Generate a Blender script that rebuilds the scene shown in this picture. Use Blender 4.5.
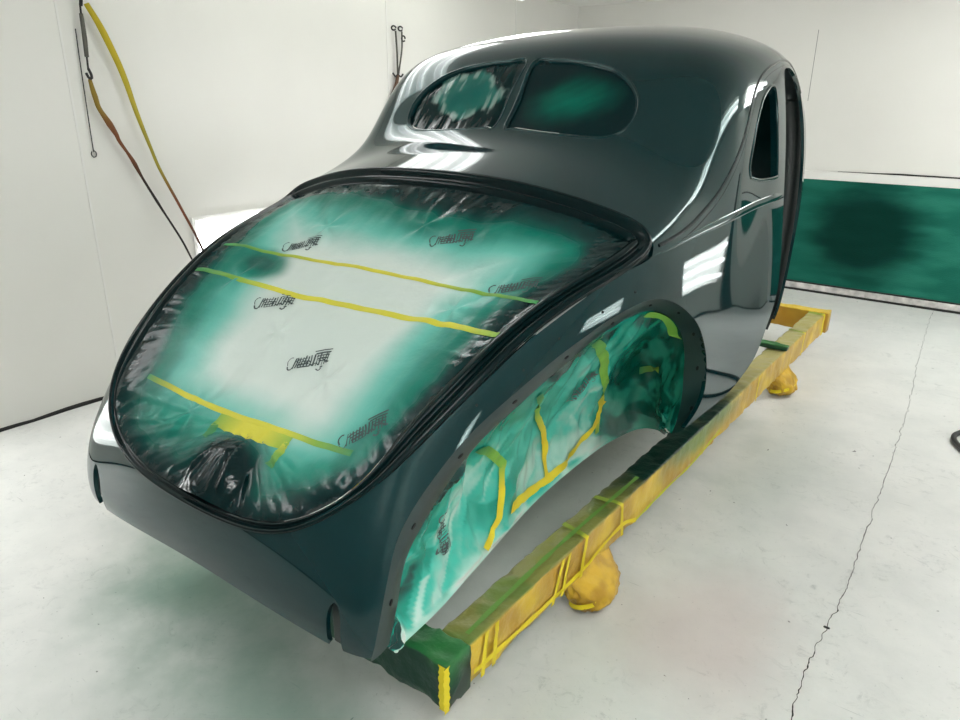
import bpy, bmesh, math, random
import numpy as np
from mathutils import Vector, Matrix, noise
from mathutils.bvhtree import BVHTree

for o in list(bpy.data.objects): bpy.data.objects.remove(o)
SC = bpy.context.scene
COL = SC.collection
random.seed(4); rng = np.random.RandomState(7)

# ------------------------------------------------------------------ camera
def cam_basis(pitch, yaw, roll):
    p, y, r = map(math.radians, (pitch, yaw, roll))
    fw = Vector((-math.sin(y)*math.cos(p), math.cos(y)*math.cos(p), -math.sin(p)))
    rt = Vector((math.cos(y), math.sin(y), 0)); up = rt.cross(fw)
    return math.cos(r)*rt + math.sin(r)*up, -math.sin(r)*rt + math.cos(r)*up, fw
rt, up, fw = cam_basis(20.0, 36.6, 0.5)
cd = bpy.data.cameras.new('camera'); cam = bpy.data.objects.new('camera', cd); COL.objects.link(cam)
M = Matrix((( rt.x, up.x, -fw.x, 1.6), (rt.y, up.y, -fw.y, -0.886), (rt.z, up.z, -fw.z, 1.70), (0, 0, 0, 1)))
cam.matrix_world = M
cd.sensor_width = 36.0; cd.lens = 27.0; cd.clip_start = 0.02
SC.camera = cam

# ------------------------------------------------------------------ world / exposure
w = bpy.data.worlds.new('world'); SC.world = w; w.use_nodes = True
w.node_tree.nodes['Background'].inputs[0].default_value = (0.9, 0.95, 1, 1)
w.node_tree.nodes['Background'].inputs[1].default_value = 0.02
SC.view_settings.view_transform = 'Standard'
SC.view_settings.look = 'None'
SC.view_settings.gamma = 1.0
SC.view_settings.use_curve_mapping = False
SC.view_settings.exposure = -0.06
TUBE = 7.5          # emission strength of the fluorescent tubes
GLOW = 3.4          # lit reflector behind them

# ------------------------------------------------------------------ small helpers
def lerp(a, b, t): return a + (b-a)*t
def sstep(a, b, x):
    t = np.clip((np.asarray(x, float)-a)/(b-a), 0, 1); return t*t*(3-2*t)
def mixc(c1, c2, t):
    t = np.asarray(t)[..., None]; return np.asarray(c1)*(1-t) + np.asarray(c2)*t
def srgb(r, g, b):
    f = lambda c: (c/255/12.92) if c/255 <= 0.04045 else ((c/255+0.055)/1.055)**2.4
    return (f(r), f(g), f(b))
def nz(P, scale, oct=3, seed=0.0):
    P = np.asarray(P, float)
    return np.array([noise.fractal((p[0]*scale+seed, p[1]*scale+seed*1.7, p[2]*scale-seed), 1.0, 2.0, oct) for p in P])

def mat(name, color=(0.8, 0.8, 0.8), rough=0.5, metal=0.0, coat=0.0, attr=None, bump=0.0, bscale=60.0,
        emit=0.0, spec=0.5, var=0.0, vscale=4.0, rattr=None):
    m = bpy.data.materials.new(name); m.use_nodes = True
    nt = m.node_tree; b = nt.nodes['Principled BSDF']
    b.inputs['Base Color'].default_value = (*color, 1)
    b.inputs['Roughness'].default_value = rough
    b.inputs['Metallic'].default_value = metal
    b.inputs['Coat Weight'].default_value = coat
    b.inputs['Coat Roughness'].default_value = 0.02
    b.inputs['Specular IOR Level'].default_value = spec
    if emit:
        b.inputs['Emission Color'].default_value = (*color, 1); b.inputs['Emission Strength'].default_value = emit
    src = None
    if attr:
        a = nt.nodes.new('ShaderNodeAttribute'); a.attribute_name = attr; src = a.outputs['Color']
        nt.links.new(src, b.inputs['Base Color'])
    if rattr:
        a2 = nt.nodes.new('ShaderNodeAttribute'); a2.attribute_name = rattr
        r2 = nt.nodes.new('ShaderNodeMapRange'); r2.inputs[3].default_value = rough; r2.inputs[4].default_value = 0.085
        nt.links.new(a2.outputs['Fac'], r2.inputs[0]); nt.links.new(r2.outputs[0], b.inputs['Roughness'])
    if var:
        tc = nt.nodes.new('ShaderNodeTexCoord')
        n = nt.nodes.new('ShaderNodeTexNoise'); n.inputs['Scale'].default_value = vscale; n.inputs['Detail'].default_value = 6
        nt.links.new(tc.outputs['Object'], n.inputs['Vector'])
        r = nt.nodes.new('ShaderNodeMapRange'); r.inputs[1].default_value = 0.3; r.inputs[2].default_value = 0.7
        r.inputs[3].default_value = 1-var; r.inputs[4].default_value = 1+var
        nt.links.new(n.outputs['Fac'], r.inputs[0])
        mx = nt.nodes.new('ShaderNodeMix'); mx.data_type = 'RGBA'; mx.blend_type = 'MULTIPLY'; mx.inputs[0].default_value = 1
        if src: nt.links.new(src, mx.inputs[6])
        else: mx.inputs[6].default_value = (*color, 1)
        nt.links.new(r.outputs[0], mx.inputs[7]); nt.links.new(mx.outputs[2], b.inputs['Base Color'])
    if bump:
        tc = nt.nodes.new('ShaderNodeTexCoord')
        n = nt.nodes.new('ShaderNodeTexNoise'); n.inputs['Scale'].default_value = bscale; n.inputs['Detail'].default_value = 4
        nt.links.new(tc.outputs['Object'], n.inputs['Vector'])
        bp = nt.nodes.new('ShaderNodeBump'); bp.inputs['Strength'].default_value = bump; bp.inputs['Distance'].default_value = 0.01
        nt.links.new(n.outputs['Fac'], bp.inputs['Height']); nt.links.new(bp.outputs['Normal'], b.inputs['Normal'])
    return m

def tag(o, label=None, cat=None, group=None, kind=None):
    if label: o['label'] = label
    if cat: o['category'] = cat
    if group: o['group'] = group
    if kind: o['kind'] = kind
    return o
def empty(name, loc=(0, 0, 0)):
    o = bpy.data.objects.new(name, None); COL.objects.link(o); o.location = loc; o.empty_display_size = 0.1
    return o
def link(name, me, m, parent=None):
    o = bpy.data.objects.new(name, me); COL.objects.link(o)
    if m is not None:
        for x in (m if isinstance(m, (list, tuple)) else [m]): me.materials.append(x)
    if parent is not None:
        o.parent = parent; o.matrix_parent_inverse = Matrix.Translation(-Vector(parent.location)) if parent.parent is None else Matrix.Identity(4)
        if parent.parent is not None:
            top = parent.parent
            o.matrix_parent_inverse = Matrix.Identity(4)
    return o
def mesh_obj(name, V, F, m, parent=None, normals=None, col=None, smooth=True, wet=None):
    me = bpy.data.meshes.new(name)
    V = np.asarray(V, float)
    me.from_pydata([tuple(v) for v in V], [], [tuple(int(i) for i in f) for f in F])
    if smooth: me.polygons.foreach_set('use_smooth', [True]*len(me.polygons))
    if col is not None:
        a = me.color_attributes.new('col', 'FLOAT_COLOR', 'POINT')
        c = np.ones((len(V), 4)); c[:, :3] = col
        a.data.foreach_set('color', c.ravel())
    if wet is not None:
        a = me.attributes.new('wet', 'FLOAT', 'POINT'); a.data.foreach_set('value', np.asarray(wet, float))
    me.validate(); me.update()
    if normals is not None and len(me.vertices) == len(V):
        me.normals_split_custom_set_from_vertices([tuple(n) for n in normals])
    return link(name, me, m, parent)
def bm_obj(name, bm, m, parent=None, smooth=False):
    me = bpy.data.meshes.new(name); bm.normal_update(); bm.to_mesh(me); bm.free()
    if smooth: me.polygons.foreach_set('use_smooth', [True]*len(me.polygons))
    return link(name, me, m, parent)
def bm_box(bm, lo, hi, bevel=0.0):
    g = bmesh.ops.create_cube(bm, size=1.0)
    vs = g['verts']
    for v in vs:
        v.co = Vector([lerp(lo[i], hi[i], v.co[i]+0.5) for i in range(3)])
    if bevel:
        es = list({e for v in vs for e in v.link_edges})
        bmesh.ops.bevel(bm, geom=es, offset=bevel, segments=2, affect='EDGES', profile=0.5)
    return vs
def box_obj(name, lo, hi, m, parent=None, bevel=0.0):
    bm = bmesh.new(); bm_box(bm, lo, hi, bevel); return bm_obj(name, bm, m, parent)

def spline(P, n, closed=False):
    """Catmull-Rom resample by arc length"""
    P = np.asarray(P, float)
    if closed: Q = np.vstack([P[-1], P, P[0], P[1]])
    else: Q = np.vstack([2*P[0]-P[1], P, 2*P[-1]-P[-2]])
    out = []
    for i in range(len(Q)-3):
        p0, p1, p2, p3 = Q[i:i+4]
        t = np.linspace(0, 1, 24, endpoint=False)[:, None]
        out.append(0.5*((2*p1)+(-p0+p2)*t+(2*p0-5*p1+4*p2-p3)*t**2+(-p0+3*p1-3*p2+p3)*t**3))
    D = np.vstack(out+[Q[-2][None]])
    s = np.r_[0, np.cumsum(np.linalg.norm(np.diff(D, axis=0), axis=1))]
    k = np.linspace(0, s[-1], n+1)[:-1] if closed else np.linspace(0, s[-1], n)
    return np.stack([np.interp(k, s, D[:, a]) for a in range(P.shape[1])], 1)

def tube(name, P, r, m, parent=None, seg=10, closed=False, n=None, col=None):
    """round tube along a path; r may be a list"""
    P = spline(P, n, closed) if n else np.asarray(P, float)
    N = len(P); R = np.interp(np.linspace(0, 1, N), np.linspace(0, 1, len(r)), r) if hasattr(r, '__len__') else np.full(N, r)
    T = np.gradient(P, axis=0) if not closed else np.roll(P, -1, 0)-np.roll(P, 1, 0)
    T /= np.linalg.norm(T, axis=1)[:, None]+1e-12
    u = np.cross(T[0], (0.3, 0.2, 1.0)); u /= np.linalg.norm(u)
    V = []; F = []
    for i in range(N):
        u = u-T[i]*np.dot(u, T[i]); u /= np.linalg.norm(u); v = np.cross(T[i], u)
        for k in range(seg):
            a = 2*math.pi*k/seg; V.append(P[i]+R[i]*(math.cos(a)*u+math.sin(a)*v))
    for i in range(N if closed else N-1):
        j = (i+1) % N
        for k in range(seg):
            k2 = (k+1) % seg; F.append((i*seg+k, i*seg+k2, j*seg+k2, j*seg+k))
    if not closed:
        F.append(tuple(range(seg))[::-1]); F.append(tuple((N-1)*seg+k for k in range(seg)))
    return mesh_obj(name, V, F, m, parent, col=col)

# ------------------------------------------------------------------ clipping of dense surfaces
def poly_sd(P2, poly):
    """signed distance (positive inside) of points to a closed polygon"""
    P2 = np.asarray(P2, float); A = np.asarray(poly, float); B = np.roll(A, -1, 0)
    d = np.full(len(P2), 1e9); ins = np.zeros(len(P2), bool)
    for a, b in zip(A, B):
        e = b-a; w_ = P2-a
        t = np.clip((w_@e)/(e@e+1e-18), 0, 1)
        d = np.minimum(d, np.linalg.norm(w_-t[:, None]*e, axis=1))
        c = ((a[1] <= P2[:, 1]) & (b[1] > P2[:, 1])) | ((b[1] <= P2[:, 1]) & (a[1] > P2[:, 1]))
        with np.errstate(divide='ignore', invalid='ignore'):
            x = a[0]+(P2[:, 1]-a[1])/(b[1]-a[1])*e[0]
        ins ^= c & (P2[:, 0] < x)
    return np.where(ins, d, -d)
def clip(D, T, f):
    """D: vertex data rows, T: triangles, f: field; keeps f>0"""
    D = list(map(np.asarray, D)); f = np.asarray(f); new = []; cache = {}; out = []
    nv = len(D)
    ext = []
    def cut(a, b):
        k = (a, b) if a < b else (b, a)
        if k not in cache:
            t = f[k[0]]/(f[k[0]]-f[k[1]]); ext.append(D[k[0]]*(1-t)+D[k[1]]*t); cache[k] = nv+len(ext)-1
        return cache[k]
    for t in T:
        s = [f[i] > 0 for i in t]; c = sum(s)
        if c == 3: out.append(tuple(t))
        elif c:
            pg = []
            for i in range(3):
                a, b = t[i], t[(i+1) % 3]
                if s[i]: pg.append(a)
                if s[i] != s[(i+1) % 3]: pg.append(cut(a, b))
            for k in range(1, len(pg)-1): out.append((pg[0], pg[k], pg[k+1]))
    A = np.vstack([np.array(D)]+([np.array(ext)] if ext else []))
    T = np.array(out, int)
    used = np.unique(T); m_ = -np.ones(len(A), int); m_[used] = np.arange(len(used))
    return A[used], m_[T]
def grid_tris(nu, nv):
    T = []
    for i in range(nu-1):
        for j in range(nv-1):
            a, b, c, d = i*nv+j, i*nv+j+1, (i+1)*nv+j+1, (i+1)*nv+j
            T += [(a, b, c), (a, c, d)]
    return np.array(T, int)
def boundary_loops(T):
    e = {}
    for t in T:
        for i in range(3):
            e[(t[i], t[(i+1) % 3])] = 1
    return [(a, b) for (a, b) in e if (b, a) not in e]

# ------------------------------------------------------------------ materials
M_paint = mat('deep_green_paint', (0.0012, 0.0200, 0.0240), 0.03, spec=0.46)
M_paint.node_tree.nodes['Principled BSDF'].inputs['Specular Tint'].default_value = (0.72, 1.0, 0.97, 1)
M_inner = mat('inner_paint', (0.003, 0.010, 0.010), 0.35)
M_gutter = mat('gutter_paint', (0.001, 0.009, 0.010), 0.16, spec=0.16)
M_film = mat('masking_film', attr='col', rough=0.33, spec=0.22, bump=0.10, bscale=90, rattr='wet')
M_filmgloss = mat('wet_film', attr='col', rough=0.10, spec=0.16, bump=0.03, bscale=40)
M_flange = mat('flange_paint', (0.010, 0.030, 0.031), 0.42, spec=0.5)
M_hole = mat('hole_black', (0.002, 0.002, 0.002), 0.9)
M_tape = mat('yellow_tape', attr='col', rough=0.55, bump=0.15, bscale=200)
M_wrap = mat('amber_wrap', attr='col', rough=0.36, spec=0.45, bump=0.35, bscale=45)
M_ink = mat('ink_print', (0.075, 0.10, 0.10), 0.8, spec=0.2)
M_steel = mat('grey_steel', (0.10, 0.10, 0.085), 0.45, metal=0.6)
M_black = mat('black_rubber', (0.012, 0.012, 0.012), 0.5)
M_brown = mat('brown_cord', (0.10, 0.055, 0.03), 0.8, bump=0.4, bscale=300)
M_cordcol = mat('strap_weave', attr='col', rough=0.8, bump=0.4, bscale=300)
M_white = mat('white_enamel', (0.80, 0.80, 0.77), 0.35)
M_filter = mat('filter_media', attr='col', rough=0.9, bump=0.5, bscale=120, spec=0.1)
M_dirt = mat('black_seam', (0.012, 0.012, 0.011), 0.7)
M_rub = mat('scuffed_ledge', (0.62, 0.60, 0.58), 0.5, var=0.35, vscale=14)

# wall enamel
def wall_mat():
    m = mat('booth_wall', (0.775, 0.775, 0.735), 0.34, var=0.025, vscale=1.3, spec=0.35)
    return m
M_wall = wall_mat()
M_ceil = mat('booth_ceiling', (0.88, 0.88, 0.85), 0.6)

def floor_mat():
    m = bpy.data.materials.new('painted_concrete'); m.use_nodes = True
    nt = m.node_tree; N = nt.nodes; L = nt.links; b = N['Principled BSDF']
    tc = N.new('ShaderNodeTexCoord'); P = tc.outputs['Object']
    def noise_(scale, det=5, rough=0.55, vec=P, dist=0.0):
        n = N.new('ShaderNodeTexNoise'); n.inputs['Scale'].default_value = scale; n.inputs['Detail'].default_value = det
        n.inputs['Roughness'].default_value = rough; n.inputs['Distortion'].default_value = dist; L.new(vec, n.inputs['Vector']); return n.outputs['Fac']
    def rng_(x, a, b_, c=0.0, d=1.0, smooth=True):
        r = N.new('ShaderNodeMapRange'); r.interpolation_type = 'SMOOTHSTEP' if smooth else 'LINEAR'
        for i, v in enumerate((a, b_, c, d)): r.inputs[i+1].default_value = v
        L.new(x, r.inputs[0]); return r.outputs[0]
    def math_(op, a, b_=None):
        n = N.new('ShaderNodeMath'); n.operation = op
        for i, v in enumerate((a, b_)):
            if v is None: continue
            if isinstance(v, (int, float)): n.inputs[i].default_value = v
            else: L.new(v, n.inputs[i])
        return n.outputs[0]
    def mix_(f, a, b_):
        n = N.new('ShaderNodeMix'); n.data_type = 'RGBA'
        L.new(f, n.inputs[0])
        for i, v in ((6, a), (7, b_)):
            if isinstance(v, tuple): n.inputs[i].default_value = (*v, 1)
            else: L.new(v, n.inputs[i])
        return n.outputs[2]
    def blob(cx, cy, rx, ry, soft=1.0):
        mp = N.new('ShaderNodeMapping'); mp.vector_type = 'POINT'
        mp.inputs['Location'].default_value = (-cx/rx, -cy/ry, 0); mp.inputs['Scale'].default_value = (1/rx, 1/ry, 0)
        L.new(P, mp.inputs['Vector'])
        ln = N.new('ShaderNodeVectorMath'); ln.operation = 'LENGTH'; L.new(mp.outputs[0], ln.inputs[0])
        nn = math_('MULTIPLY', math_('SUBTRACT', noise_(2.2), 0.5), 1.1)
        return rng_(math_('ADD', ln.outputs['Value'], nn), 1.25, 0.15)
    c = mix_(rng_(noise_(3.0, 8, 0.65), 0.35, 0.68), (0.80, 0.805, 0.78), (0.73, 0.74, 0.72))
    # scuffs
    c = mix_(math_('MULTIPLY', math_('MULTIPLY', rng_(noise_(16, 9, 0.78, dist=1.2), 0.52, 0.70), rng_(noise_(2.6, 3), 0.40, 0.62)), 0.60), c, (0.42, 0.44, 0.43))
    c = mix_(math_('MULTIPLY', rng_(noise_(60, 4, 0.7), 0.63, 0.72), 0.50), c, (0.34, 0.36, 0.35))
    c = mix_(math_('MULTIPLY', rng_(noise_(34, 2, 0.4, dist=0.3), 0.765, 0.785), 0.8), c, (0.12, 0.12, 0.12))
    for ang, sx_, sy_, th in ((0.5, 3.0, 55.0, 0.70), (-0.9, 4.0, 70.0, 0.715), (1.5, 2.5, 60.0, 0.71)):
        mp = N.new('ShaderNodeMapping'); mp.inputs['Rotation'].default_value = (0, 0, ang); mp.inputs['Scale'].default_value = (sx_, sy_, 1); L.new(P, mp.inputs['Vector'])
        c = mix_(math_('MULTIPLY', rng_(noise_(1.0, 3, 0.6, vec=mp.outputs[0]), th, th+0.05), 0.45), c, (0.36, 0.38, 0.37))
    c = mix_(math_('MULTIPLY', rng_(noise_(28, 10, 0.75, dist=2.0), 0.62, 0.74), 0.5), c, (0.76, 0.77, 0.75))
    # teal overspray settled on the floor round the body, a pink patch in front
    g = (0.13, 0.25, 0.19)
    for (cx, cy, rx, ry, k) in ((-0.52, 0.30, 0.60, 0.40, 0.92), (0.25, -0.02, 0.6, 0.36, 0.62), (0.0, 1.5, 0.75, 2.2, 0.50), (0.90, 2.5, 0.30, 0.9, 0.24), (0.80, 0.75, 0.22, 0.7, 0.12)):
        c = mix_(math_('MULTIPLY', blob(cx, cy, rx, ry), k), c, g)
    c = mix_(math_('MULTIPLY', blob(1.03, 1.15, 0.33, 0.42), 0.36), c, (0.62, 0.42, 0.41))
    L.new(c, b.inputs['Base Color'])
    b.inputs['Roughness'].default_value = 0.38
    b.inputs['Specular IOR Level'].default_value = 0.35
    bp = N.new('ShaderNodeBump'); bp.inputs['Strength'].default_value = 0.12; bp.inputs['Distance'].default_value = 0.01
    L.new(noise_(22, 6), bp.inputs['Height']); L.new(bp.outputs[0], b.inputs['Normal'])
    return m
M_floor = floor_mat()

# ------------------------------------------------------------------ room
XL, XR, YB, YF, ZC = -2.54, 2.75, -1.72, 6.35, 2.60
def struct(name, lo, hi, m, bevel=0):
    return tag(box_obj(name, lo, hi, m, bevel=bevel), kind='structure')
struct('floor', (XL-.1, YB-.1, -0.1), (XR+.1, YF+.1, 0), M_floor)
struct('ceiling', (XL-.1, YB-.1, ZC), (XR+.1, YF+.1, ZC+0.1), M_ceil)
struct('wall_left', (XL-.1, YB-.1, 0), (XL, YF+.1, ZC), M_wall)
struct('wall_right', (XR, YB-.1, 0), (XR+.1, YF+.1, ZC), M_wall)
struct('wall_back', (XL, YF, 0), (XR, YF+.1, ZC), M_wall)
struct('wall_front', (XL, YB-.1, 0), (XR, YB, ZC), mat('grey_front_wall', (0.36, 0.38, 0.37), 0.4))  # unseen wall, made darker grey to dim its reflection in the tail panel
# dirty seam where the walls meet the floor
def seam(name, x0, y0, x1, y1, h, nrm):
    n = 90; V = []; F = []
    for i in range(n):
        t = i/(n-1); x = lerp(x0, x1, t); y = lerp(y0, y1, t)
        hh = h*(0.65+0.7*noise.noise((x*3.1, y*3.1, 2))+0.25*noise.noise((x*17, y*17, 5))); hh = max(hh, h*0.25)
        d = 0.014+0.008*noise.noise((x*6, y*6, 9))
        V += [(x, y, 0.0), (x+nrm[0]*d, y+nrm[1]*d, 0.001), (x+nrm[0]*d*0.6, y+nrm[1]*d*0.6, hh*0.7), (x, y, hh)]
    for i in range(n-1):
        for k in range(3): F.append((4*i+k, 4*i+k+1, 4*i+k+5, 4*i+k+4))
    return tag(mesh_obj(name, V, F, M_dirt), kind='structure')
seam('baseboard_left', XL, YB, XL, YF, 0.028, (1, 0))
seam('baseboard_front', XL, YB, XR, YB, 0.03, (0, 1))
seam('baseboard_right', XR, YB, XR, YF, 0.022, (-1, 0))
# vertical panel joints of the booth walls
k = 0
for y in (-1.30, 1.06, 3.47, 5.2):
    k += 1; struct('trim_%d' % k, (XL-0.002, y-0.006, 0.0), (XL+0.0035, y+0.006, ZC), M_white, 0.001)
for y in (0.4, 2.8, 5.0):
    k += 1; struct('trim_%d' % k, (XR-0.0035, y-0.006, 0.0), (XR+0.002, y+0.006, ZC), M_white, 0.001)
k += 1; struct('trim_%d' % k, (-0.149, YF-0.0015, 1.70), (-0.146, YF+0.002, 2.28), M_dirt)
struct('wall_strip_1', (XR-.012, 5.66, 0.0), (XR+.002, 5.92, 1.45), mat('dark_wall_strip', (0.02, 0.035, 0.035), 0.4))  # unseen dark strip, added for its reflection in the quarter panel
# ------------------------------------------------------------------ body surface
S = []
def st(*p): S.append(p)
st((0,-.03,.5),(.2,-.028,.5),(.38,-.02,.5),(.52,-.008,.5),(.60,.004,.5),(.642,.03,.5),(.655,.06,.5),(.665,.1,.5),(.675,.16,.5))
st((0,-.034,.60),(.2,-.032,.60),(.38,-.023,.60),(.53,-.01,.60),(.61,.01,.60),(.65,.05,.60),(.665,.10,.60),(.68,.18,.56),(.69,.26,.5))
st((0,-.024,.70),(.2,-.020,.70),(.38,-.006,.705),(.53,.015,.71),(.61,.04,.71),(.652,.09,.71),(.672,.16,.68),(.692,.26,.60),(.71,.36,.5))
st((0,.01,.82),(.2,.018,.82),(.38,.035,.825),(.52,.07,.83),(.60,.115,.84),(.645,.19,.84),(.675,.27,.79),(.70,.38,.66),(.725,.48,.5))
st((0,.09,.95),(.2,.095,.95),(.38,.11,.948),(.52,.15,.943),(.61,.205,.945),(.65,.29,.935),(.685,.37,.87),(.715,.5,.70),(.74,.6,.5))
st((0,.24,1.09),(.2,.243,1.087),(.38,.255,1.08),(.53,.28,1.065),(.635,.31,1.045),(.67,.38,1.015),(.705,.46,.93),(.735,.6,.72),(.76,.72,.5))
st((0,.44,1.225),(.2,.443,1.22),(.38,.45,1.205),(.55,.465,1.18),(.66,.485,1.15),(.705,.54,1.105),(.735,.62,1.0),(.765,.74,.75),(.785,.85,.5))
st((0,.70,1.35),(.2,.70,1.345),(.4,.70,1.325),(.6,.70,1.285),(.70,.70,1.245),(.748,.74,1.195),(.778,.80,1.06),(.797,.9,.78),(.81,.98,.5))
st((0,.98,1.46),(.22,.98,1.452),(.42,.98,1.43),(.62,.985,1.38),(.74,.99,1.33),(.792,1.0,1.28),(.81,1.02,1.13),(.825,1.08,.82),(.83,1.12,.5))
st((0,1.2,1.525),(.22,1.2,1.52),(.42,1.2,1.497),(.6,1.2,1.45),(.72,1.2,1.415),(.79,1.21,1.345),(.818,1.22,1.17),(.837,1.24,.85),(.84,1.26,.5))
st((0,1.36,1.585),(.22,1.36,1.58),(.42,1.365,1.56),(.6,1.36,1.53),(.725,1.375,1.495),(.797,1.385,1.385),(.823,1.40,1.2),(.847,1.41,.85),(.85,1.42,.5))
st((0,1.46,1.70),(.22,1.462,1.697),(.42,1.47,1.690),(.6,1.475,1.665),(.738,1.49,1.60),(.806,1.53,1.44),(.83,1.55,1.23),(.855,1.56,.86),(.855,1.57,.5))
st((0,1.57,1.838),(.22,1.573,1.834),(.42,1.58,1.825),(.605,1.595,1.80),(.75,1.605,1.715),(.805,1.65,1.53),(.833,1.68,1.26),(.860,1.69,.88),(.86,1.69,.5))
st((0,1.73,1.917),(.22,1.732,1.914),(.42,1.74,1.902),(.605,1.745,1.88),(.742,1.76,1.80),(.793,1.785,1.62),(.837,1.8,1.29),(.867,1.8,.89),(.865,1.8,.5))
st((0,1.95,1.968),(.22,1.95,1.964),(.42,1.955,1.950),(.6,1.96,1.91),(.735,1.97,1.83),(.785,1.98,1.67),(.843,1.99,1.31),(.875,1.99,.89),(.873,1.99,.5))
st((0,2.2,1.995),(.22,2.2,1.990),(.42,2.2,1.973),(.59,2.2,1.93),(.725,2.2,1.85),(.782,2.2,1.69),(.846,2.2,1.32),(.880,2.2,.89),(.878,2.2,.5))
st((0,2.5,1.998),(.22,2.5,1.992),(.40,2.5,1.974),(.56,2.5,1.93),(.68,2.5,1.85),(.742,2.5,1.70),(.815,2.5,1.32),(.845,2.5,.89),(.838,2.5,.5))
st((0,2.8,1.972),(.2,2.8,1.966),(.37,2.8,1.945),(.52,2.8,1.90),(.625,2.8,1.82),(.685,2.8,1.68),(.745,2.8,1.32),(.755,2.8,.89),(.725,2.8,.5))
st((0,3.1,1.90),(.2,3.09,1.893),(.36,3.07,1.872),(.49,3.05,1.83),(.585,3.05,1.76),(.64,3.06,1.64),(.68,3.1,1.32),(.665,3.12,.89),(.60,3.12,.5))
NET = np.array(S, float)              # (19, 9, 3)
def bs_basis(n, t):
    """clamped-uniform cubic B-spline basis matrix for n control points at t in [0,1]"""
    t = np.clip(np.asarray(t, float), 0, 1)
    kn = np.r_[[0]*3, np.linspace(0, 1, n-2), [1]*3]
    Bm = np.zeros((len(t), n+3))
    for i in range(n+3): Bm[:, i] = (t >= kn[i]) & (t < kn[i+1])
    Bm[t >= 1-1e-12, :] = 0; Bm[t >= 1-1e-12, n-1] = 1
    for k in range(1, 4):
        for i in range(n+3-k):
            a = (t-kn[i])/(kn[i+k]-kn[i]) if kn[i+k] > kn[i] else 0*t
            b = (kn[i+k+1]-t)/(kn[i+k+1]-kn[i+1]) if kn[i+k+1] > kn[i+1] else 0*t
            Bm[:, i] = a*Bm[:, i]+b*Bm[:, i+1]
    return Bm[:, :n]
def fit(P, axis, lam):
    P = np.moveaxis(P, axis, 0); n = P.shape[0]; sh = P.shape
    Bm = bs_basis(n, np.linspace(0, 1, n)); D = np.diff(np.eye(n), 3, axis=0)
    A = Bm.T@Bm+lam*D.T@D
    C_ = np.linalg.solve(A, Bm.T@P.reshape(n, -1))
    return np.moveaxis(C_.reshape(sh), 0, axis)
FULL = np.concatenate([NET[:, :0:-1]*np.array([-1, 1, 1]), NET], 1)    # (19, 17, 3) left side to right side
CTRL = fit(fit(FULL, 0, 0.006), 1, 0.004)
CTRL[..., 0] = CTRL[..., 0]*1.006-0.004
sst = lambda a, b, x: (lambda t: t*t*(3-2*t))(np.clip((x-a)/(b-a), 0, 1))
sag = sst(.90, .55, CTRL[..., 2])*sst(.15, -.60, CTRL[..., 0])*sst(.9, .2, CTRL[..., 1])   # the left tail corner hangs a little lower
CTRL[..., 2] -= .020*sag; CTRL[..., 0] -= .011*sag
def surf(u, v):
    """grid of points for parameter vectors u (tail to front) and v (left to right, 0..1)"""
    return np.einsum('ui,vj,ijk->uvk', bs_basis(CTRL.shape[0], u), bs_basis(CTRL.shape[1], v), CTRL)
def surf_n(u, v):
    e = 1e-4
    du = surf(np.clip(u+e, 0, 1), v)-surf(np.clip(u-e, 0, 1), v)
    dv = surf(u, np.clip(v+e, 0, 1))-surf(u, np.clip(v-e, 0, 1))
    n = np.cross(dv, du); n /= np.linalg.norm(n, axis=2)[..., None]+1e-15
    return n
NU, NV = 190, 211
uu = np.linspace(0, 1, NU); vv = np.linspace(0, 1, NV)
PG = surf(uu, vv).reshape(-1, 3); NG = surf_n(uu, vv).reshape(-1, 3)
TG = grid_tris(NU, NV)
if np.dot(np.cross(PG[TG[5000, 1]]-PG[TG[5000, 0]], PG[TG[5000, 2]]-PG[TG[5000, 0]]), NG[TG[5000, 0]]) < 0: TG = TG[:, ::-1]
def trunk2d(P): return np.stack([P[:, 0], 0.8*(P[:, 1]-0.48)+0.6*(P[:, 2]-1.1)], 1)
# opening of the trunk: right half of its edge, tail to top (points on the body)
EDGE = np.array([(0,-.032,.700),(.2,-.026,.706),(.33,-.006,.727),(.425,.028,.765),(.50,.075,.815),(.56,.130,.880),(.607,.207,.959),(.652,.326,1.049),(.694,.494,1.152),(.730,.654,1.216),(.768,.854,1.263),(.788,.960,1.294),(.789,1.015,1.314),(.765,1.042,1.338),(.70,1.046,1.370),(.60,1.036,1.400),(.42,1.012,1.436),(.2,1.002,1.460),(0,1.0,1.467)])
def mirror(L): return np.vstack([L, (L*np.array([-1]+[1]*(L.shape[1]-1)))[-2:0:-1]])
RIM3 = spline(mirror(EDGE), 260, closed=True)
RIM2 = trunk2d(RIM3)
def inset(poly, d):
    T = np.roll(poly, -1, 0)-np.roll(poly, 1, 0); T /= np.linalg.norm(T, axis=1)[:, None]
    return poly+d*np.stack([-T[:, 1], T[:, 0]], 1)
PANE = spline(np.array([(.024,1.603),(.022,1.72),(.018,1.832),(.10,1.836),(.2,1.829),(.30,1.813),(.385,1.786),(.45,1.745),(.488,1.70),(.499,1.655),(.488,1.615),(.455,1.590),(.39,1.579),(.2,1.588),(.07,1.598)]), 120, closed=True)
QWIN = spline(np.array([(1.755,1.437),(1.722,1.450),(1.711,1.49),(1.738,1.548),(1.796,1.636),(1.860,1.702),(1.928,1.738),(1.985,1.757),(2.025,1.75),(2.036,1.70),(2.030,1.587),(2.032,1.45),(2.015,1.424),(1.86,1.424)]), 120, closed=True)
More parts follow.
